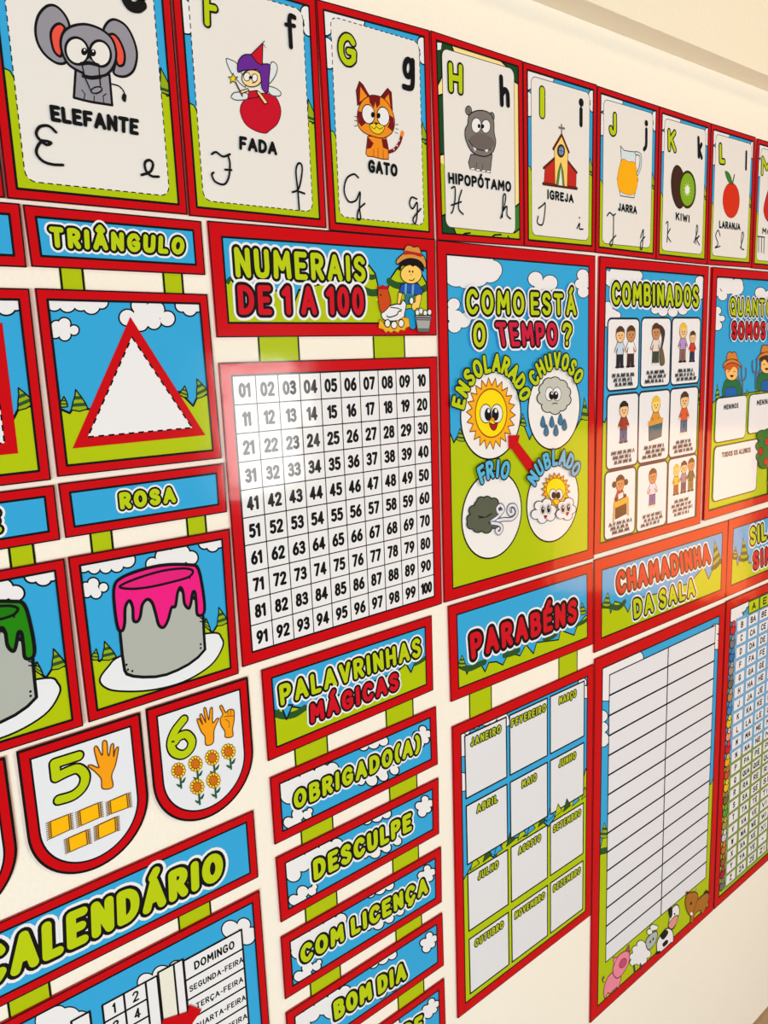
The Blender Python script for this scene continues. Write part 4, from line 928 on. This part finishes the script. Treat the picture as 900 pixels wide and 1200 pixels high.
kid(cells[3], .52, .1, .68, DK, V(156, 50, 40), V(48, 92, 140), 0, V(60, 60, 70)); kid(cells[4], .54, .08, .68, BL, V(232, 150, 50), V(60, 110, 120), 2)
x0, z1, x1, z0 = cells[4]; f = lambda u, v: (x0 + (x1 - x0) * u, z1 - (z1 - z0) * v)
t.part('desk', shape([f(.32, .46), f(.76, .43), f(.74, .66), f(.34, .7)], V(56, 104, 116), .0014) + fill([f(.3, .42), f(.78, .39), f(.78, .46), f(.3, .49)], V(226, 160, 60)))
kid(cells[5], .5, .06, .70, HB, V(224, 96, 50), V(70, 110, 140), 0, V(236, 226, 200)); kid(cells[6], .48, .08, .70, DK, V(180, 36, 36), V(200, 150, 60), 1, DK, .1, True)
x0, z1, x1, z0 = cells[6]
t.part('desk', shape([f(.34, .42), f(.68, .38), f(.7, .68), f(.34, .72)], V(60, 44, 30), .0014) + fill([f(.28, .47), f(.74, .42), f(.76, .51), f(.28, .56)], V(224, 170, 60)) + fill([f(.42, .36), f(.58, .34), f(.58, .42), f(.42, .44)], 'paper') + stroke([f(.3, .5), f(.28, .74)], .006, V(214, 160, 60)) + stroke([f(.74, .46), f(.76, .7)], .006, V(214, 160, 60)))
kid(cells[7], .5, .08, .68, HB, V(236, 214, 230), V(96, 90, 160), 1, V(226, 214, 170)); kid(cells[8], .28, .1, .56, BL, V(236, 190, 60), V(160, 90, 50), 2)
kid(cells[8], .54, .07, .56, DK, V(150, 130, 150), V(56, 62, 90)); kid(cells[8], .8, .05, .56, HB, V(70, 90, 50), V(120, 110, 60), 1)
yK = t.y
for n, (x0, z1, x1, z0) in enumerate(cells):                       # captions too small to read in the photo
    out = []
    for r in range(4 if n == 8 else 3):
        z = z1 - (z1 - z0) * (.79 + .065 * r - (.14 if n == 8 else .0)); x = x0 + (x1 - x0) * (.14 + .05 * ((n + r) % 3)); xe = x1 - (x1 - x0) * (.12 + .06 * ((n + 2 * r) % 3))
        while x < xe:
            w = min(.008 + .012 * random.random(), xe - x); k = max(2, int(w / .0022))
            out += stroke([(x + w * i / k, z + (.0036 if i % 2 else -.0036)) for i in range(k + 1)], .0022, V(52, 48, 46)); x += w + .005
    t.y = yK; t.part('caption', out, parent=BX[n])
t.border()
t.part('lettering', text('COMBINADOS', c.l('136,228 762,260 764,438 136,418'), BUB('letter_lime', .17, .29, .42)))

# ------------------------------------------------------------------ how many are we
t = Thing('headcount_poster', 'poster reading QUANTOS SOMOS? cut off by the right picture edge', 'poster', rect(1.8592, .1834, 2.2860, -.4203), GP)
t.picture(.0215); c = Crop(825, 310, 12); c2 = Crop(820, 390, 5.714)
t.part('cloud', cloud(c, '130,230,60 150,380,70 240,440,70 320,300,120 430,330,110 450,270,80 230,260,90', 10)); t.part('cloud', cloud(c, '165,650,60 150,760,70 165,860,70 230,760,46', 10)); t.part('cloud', cloud(c, '770,400,80 900,440,80 830,480,80', 10)); t.part('cloud', cloud(c, '1050,330,60 1060,400,60', 10))
t.part('hill', shape(c2.l('40,500 62,505 76,470 110,440 130,430 300,405 700,340 760,1300 30,1300'), 'lime'))
for a in (('106,345', '92,440', '122,432'), ('305,380', '296,420', '318,415'), ('375,345', '360,410', '392,405')): t.part('pine', pine(c2, *a))
def farmer(x, y, hair, flip):
    X = lambda s: c2.s(' '.join('%g,%g' % (x + (a if not flip else -a), y + b) for a, b in c2.raw(s)))
    sk = I((250, 196, 110)); hat = I((214, 130, 50)); ol = I((60, 36, 20))
    p = t.part('farm_child', shape(X('-52,80 -30,52 35,52 62,90 58,170 -56,165'), I((30, 110, 66)), .002, ol))
    t.part('overalls', shape(X('-36,110 25,108 32,168 -40,170'), I((20, 96, 176)), .0016, ol), parent=p)
    t.part('head', shape(X('-42,0 -36,-40 30,-42 44,0 30,44 0,58 -30,44'), sk, .002, ol) + fill(X('-12,22 14,22 0,38'), I((90, 30, 20))) + stroke(X('-28,2 -20,-2 -14,2')[:8], .0018, K) + stroke(X('12,0 20,-4 26,0')[:8], .0018, K), parent=p)
    t.part('hair', fill(X('-46,8 -42,-45 0,-64 42,-45 46,8 34,-20 12,-34 -12,-8 -32,-16'), hair), parent=p)
    t.part('hat', shape(X('-34,-64 -28,-122 -8,-134 0,-126 14,-134 32,-120 38,-64 0,-80'), hat, .002, ol) + fill(X('-34,-64 -33,-84 36,-84 38,-64 0,-82'), I((180, 60, 30))) + shape(X('-58,-26 -48,-64 0,-86 50,-64 64,-28 40,-50 0,-62 -36,-48'), hat, .002, ol), parent=p)
    g = I((96, 104, 124))
    t.part('pitchfork', stroke(X('68,-35 66,20 72,60 74,160')[:-4], .006, g) + stroke(X('44,-20 46,40 70,58 92,40 92,-25')[:-4], .005, g), parent=p)
farmer(202, 262, I((206, 90, 30)), False); farmer(435, 215, I((70, 40, 24)), True)
for tl, br in (((95, 440), (290, 700)), ((318, 415), (520, 640)), ((84, 765), (362, 1052))):
    a, b = c2.m(*tl), c2.m(*br); t.part('count_box', shape(rrect(a[0], b[1], b[0], a[1], .014), 'paper', .003, I((40, 70, 40))))
for s, b in (('MENINOS', '145,482 243,468 243,504 145,516'), ('MENINAS', '366,452 470,436 470,472 366,488'), ('TODOS OS ALUNOS', '132,800 325,764 325,800 132,836')): t.part('box_title', text(s, c2.l(b), [(I((30, 30, 30)), .24)]))
tr = t.part('apple_tree', shape(c2.l('440,890 500,860 505,1100 440,1130'), I((110, 50, 30)), .002))
t.part('tree_crown', cloud(c2, '405,690,40 450,690,50 395,760,38 400,830,40 410,875,34 460,860,50 520,700,60 560,780,60 520,850,50 460,780,70', 5, I((36, 116, 40))), parent=tr)
for x, y in ((437, 728), (392, 792), (425, 862), (500, 760), (480, 840)): t.part('apple', shape(c2.e(x, y, 14, 24), I((206, 36, 30)), .0016), parent=tr)
t.part('white_animal', shape(c2.e(460, 1000, 22, 34), 'paper', .002) + disc(c2.m(455, 992), .004, K))
t.border()
t.part('lettering', text('QUANTOS', c.l('308,440 1010,486 1010,760 312,745'), BUB('letter_lime', .15, .27, .39)), 'lime lettering')
t.part('lettering', text('SOMOS', c.l('335,785 832,790 832,1075 335,1070'), BUB('letter_red', .18, .29, .4)), 'red lettering')
t.part('lettering', text('?', c.l('850,790 940,792 940,1072 850,1070'), BUB('letter_lime', .16, .27, .38)), 'lime lettering')

# ------------------------------------------------------------------ roll call
t = Thing('title_sign', 'farm title sign reading CHAMADINHA DA SALA', 'sign', px((694.7, 656), (851.6, 609.6), (848.5, 700), (694.2, 764.8)), 'farm title signs')
t.picture(.027); c = Crop(680, 590, 4.0909)
t.part('hill', shape(c.l('80,495 97,490 124,440 138,525 158,468 200,480 222,520 242,462 400,420 520,380 585,300 608,362 625,322 645,300 690,270 690,440 80,670'), 'lime'))
t.pieces('hill_band', stroke(c.o('100,488 130,490 175,498 205,470'), .013, 'grass_dark') + stroke(c.o('625,310 645,300 668,272'), .012, 'grass_dark'))
t.part('pine', pine(c, '636,178', '628,300', '664,262')); t.part('pine', pine(c, '124,425', '98,488', '136,490'))
t.border()
t.part('lettering', text('CHAMADINHA', c.l('156,322 612,183 624,290 164,448'), BUB('letter_red', .18, .29, .42)), 'red lettering')
t.part('lettering', text('DA SALA', c.l('238,452 542,345 550,446 244,564'), BUB('letter_lime', .19, .31, .44)), 'lime lettering')
t = Thing('roll_chart', 'tall roll-call chart of empty ruled rows with farm animals at the bottom', 'chart', px((695.2, 772), (848.2, 706.1), (834, 1065.9), (689.8, 1197.9)), 'classroom charts')
t.picture(.029); c = Crop(680, 700, 4.6176); cw = Crop(680, 940, 4.0909)
t.part('cloud', cloud(c, '110,400,70 130,480,80 160,360,70 230,330,70 295,325,40 200,400,90', 5)); t.part('cloud', cloud(c, '108,640,34 114,700,30 106,765,44', 5)); t.part('cloud', cloud(c, '728,170,28 724,215,22 730,255,26', 5))
t.part('hill', shape(c.l('60,1330') + cw.l('82,205 90,215 112,110 128,160') + c.l('300,1100 660,1010 684,985 697,1012 708,985 745,940') + cw.l('660,560 40,1050'), 'lime'))
t.part('pine', pine(cw, '108,95', '86,165', '128,165') + stroke(cw.l('84,235 128,225'), .016, 'grass_dark'))
a, b = W(712.5, 790.5), W(825.4, 1027.5)
R = [(a[0], a[1]), (b[0], a[1]), (b[0], b[1]), (a[0], b[1])]
t.part('roll_panel', shape(R, I((228, 228, 234)), .003))
t.part('ruled_lines', sum([stroke([(a[0], a[1] + (b[1] - a[1]) * k / 15), (b[0], a[1] + (b[1] - a[1]) * k / 15)], .0046, K) for k in range(1, 15)], []) + stroke([((a[0] + b[0]) / 2 + .008, a[1]), ((a[0] + b[0]) / 2 + .008, b[1])], .0042, K))
c = Crop(690, 1030, 6); pk, pd = I((236, 136, 158)), I((120, 50, 60))
t.border()
p = t.part('pig', shape(c.s('95,765 120,690 165,650 215,680 205,735 200,760 185,755 150,785 140,800 120,795 105,830 96,820'), pk, .0028, pd))
t.part('head', shape(c.s('162,605 200,530 262,500 276,560 235,650 190,690 162,665'), pk, .0028, pd) + shape(c.e(228, 585, 22, 36, 30), I((196, 76, 110)), .002, pd), parent=p)
t.part('ear', shape(c.l('165,600 160,545 190,545'), pk, .002, pd), parent=p)
t.part('ear', shape(c.l('245,500 270,455 280,505'), I((150, 90, 90)), .002, pd), parent=p)
t.part('tail', stroke(c.o('92,720 82,695 96,690 90,678'), .003, pd), parent=p)
p = t.part('sheep', cloud(c, '300,540,26 320,490,28 355,455,30 390,470,28 395,520,30 350,560,40 300,580,24 370,560,28 340,510,45', 4) + stroke(c.l('305,600 312,650'), .007, I((60, 60, 66))) + stroke(c.l('350,590 355,625'), .006, I((60, 60, 66))))
t.part('head', shape(c.s('388,440 410,395 460,360 470,395 445,460 405,490'), I((176, 182, 182)), .0028) + disc(c.m(420, 435), .004, K) + disc(c.m(440, 415), .004, K), parent=p)
t.part('wool_tuft', cloud(c, '415,365,20 440,335,22 458,335,16', 4), parent=p)
p = t.part('cow', shape(c.s('470,430 530,345 575,360 580,430 560,445 500,500 470,510'), 'paper', .0028) + fill(c.s('490,390 530,350 545,375 510,420'), K) + fill(c.s('505,450 535,420 545,440 515,470'), K) + fill(c.l('460,505 490,495 490,515 462,525'), K))
t.part('head', shape(c.s('558,250 575,200 608,175 625,215 610,280 585,340 550,335'), 'paper', .0028) + fill(c.s('545,215 570,190 575,240 560,270'), K) + fill(c.e(590, 240, 5, 8), K), parent=p)
t.part('muzzle', shape(c.s('545,320 575,270 612,250 605,300 570,345'), I((222, 150, 140)), .0026), parent=p)
bn = I((172, 108, 36)); p = t.part('calf', shape(c.s('690,200 740,150 820,90 828,140 800,215 785,240 770,215 735,240 715,300 700,290 705,235'), bn, .0028, I((80, 44, 14))))
t.part('head', shape(c.s('665,150 680,100 730,85 755,110 740,175 710,250 685,235 668,185'), bn, .0028, I((80, 44, 14))) + disc(c.m(705, 165), .005, K) + fill(c.e(708, 238, 9, 12), 'paper'), parent=p)
t.part('horns', stroke(c.o('690,92 680,85 668,92'), .0036, I((90, 60, 30))) + stroke(c.o('740,80 750,60 742,48'), .0036, I((200, 190, 160))), parent=p)
t.part('tail', stroke(c.o('800,92 815,78 828,92'), .005, K), parent=p)

# ------------------------------------------------------------------ syllables
t = Thing('title_sign', 'farm title sign beginning SIL, cut off by the right picture edge', 'sign', rect(1.9915, -.4392, 2.5680, -.6465), 'farm title signs')
t.picture(.027); c = Crop(835, 590, 6)
t.part('hill', shape(c.l('100,385 130,375 152,315 164,438 184,388 206,255 236,385 246,420 330,380 700,200 700,600 90,620'), 'lime'))
t.pieces('hill_band', stroke(c.o('130,370 155,378 160,370'), .014, 'grass_dark') + stroke(c.o('180,385 210,392 238,378'), .014, 'grass_dark'))
t.part('pine', pine(c, '206,240', '184,385', '238,378')); t.part('pine', pine(c, '152,300', '132,372', '164,372'))
t.border()
t.part('lettering', text('SILABAS', c.l('243,160 575,45 582,185 248,312'), BUB('letter_lime', .2, .32, .45)), 'lime lettering')
t.part('lettering', text('SIMPLES', c.l('264,335 605,205 612,342 268,480'), BUB('letter_red', .21, .32, .45)), 'red lettering')
t = Thing('syllable_chart', 'syllable chart of small white boxes with letters, cut off by the right picture edge', 'chart', rect(1.9945, -.6585, 2.5710, -1.5660), 'classroom charts')
t.picture(.026); c = Crop(680, 590, 4.0909)
t.part('cloud', cloud(c, '720,505,40 760,490,34 740,540,36 780,470,30', 5))
pB, pZ, pBA, pBE = c.m(768, 578), W(855.4, 1026.5), c.m(822, 550), c.m(874, 520)
zt, zb = pB[1], pZ[1]; cw_ = ((pBA[0] - pB[0]) + (pBE[0] - pB[0]) / 2) / 2; ph = (zt - zb) / 20
zm = zt - 10.3 * ph; x0, x1 = 2.0, 2.56
t.part('hill', shape([(x0 - .02, zm - .02), (x0 + .1, zm + .02), (x0 + .2, zm - .02), (x0 + .27, zm + .03), (x0 + .4, zm), (x1 + .02, zm + .04), (x1 + .02, zm - .6), (x0 - .02, zm - .6)], 'lime', .006))
gl, gs = I((128, 150, 84)), I((118, 172, 214))
xa = pB[0] - cw_ / 2
nb = 6
t.part('grid_lines', sum([stroke([(xa, zt + ph / 2 - k * ph), (xa + nb * cw_, zt + ph / 2 - k * ph)], .0085, gs if k < 11 else gl) for k in range(22)], [])
       + sum([stroke([(xa + k * cw_, zt + ph / 2), (xa + k * cw_, zm)], .0095, gs) + stroke([(xa + k * cw_, zm), (xa + k * cw_, zb - ph / 2)], .0095, gl) for k in range(nb + 1)], []))
rows = 'B C D F G H J K L M N P QU R S T V W X Y Z'.split(); vow = 'AEIOU'
cells = []; rowlets = []
for r, s in enumerate(rows):
    z = zt - r * ph; lets = []
    for k in range(6):
        x = xa + (k + .5) * cw_
        cells += fill([(x - cw_ * .40, z + ph * .38), (x + cw_ * .40, z + ph * .38), (x + cw_ * .40, z - ph * .38), (x - cw_ * .40, z - ph * .38)], 'paper')
        w = s[0] if k == 0 else ('-' if s == 'Y' and k == 3 else s + vow[k - 1]); hw = cw_ * (.1, .24, .32)[len(w) - 1]
        lets += text(w, [(x - hw, z + ph * .24), (x + hw, z + ph * .24), (x + hw, z - ph * .24), (x - hw, z - ph * .24)], [(K, .22)], gap=.14)
    rowlets.append(lets)
b = t.part('syllable_boxes', cells)
t.part('syllable_letters', sum(rowlets, []), parent=b)

for k, vv in enumerate(vow):
    x = xa + (k + 1.5) * cw_; z = zt + ph * 1.0
    h = t.part('vowel_box', shape([(x - cw_ * .46, z + ph * .46), (x + cw_ * .46, z + ph * .46), (x + cw_ * .46, z - ph * .46), (x - cw_ * .46, z - ph * .46)], 'letter_lime', .004, I((60, 90, 30))))
    t.part('vowel', text(vv, [(x - cw_ * .18, z + ph * .28), (x + cw_ * .18, z + ph * .28), (x + cw_ * .18, z - ph * .28), (x - cw_ * .18, z - ph * .28)], [(K, .22)]), parent=h)
cols = [(206, 40, 50), (120, 120, 124), (40, 110, 170), (150, 140, 130), (110, 100, 90), (170, 140, 90), (60, 130, 190), (220, 190, 40), (226, 150, 120), (206, 20, 34), (230, 170, 30), (200, 80, 40), (236, 186, 30), (120, 100, 50), (90, 150, 40), (170, 150, 60), (200, 196, 220), (190, 110, 40), (150, 90, 40), (160, 30, 60), (110, 110, 110)]
yR = t.y
for r, cc in enumerate(cols):                                        # one tiny picture per row, left of its letter
    t.y = yR; z = zt - (r - .08) * ph; x = xa - cw_ * .30
    el = lambda dx, dz, rx, rz: [(x + dx + rx * math.cos(a), z + dz + rz * math.sin(a)) for a in (2 * math.pi * i / 14 for i in range(14))]
    t.part('row_picture', shape(el(0, -.005, .015, .015), I(cc), .003) + shape(el(.003, .010, .009, .009), I(tuple(min(255, v + 30) for v in cc)), .0025) + disc((x + .004, z + .011), .002, K, 8))
t.border()
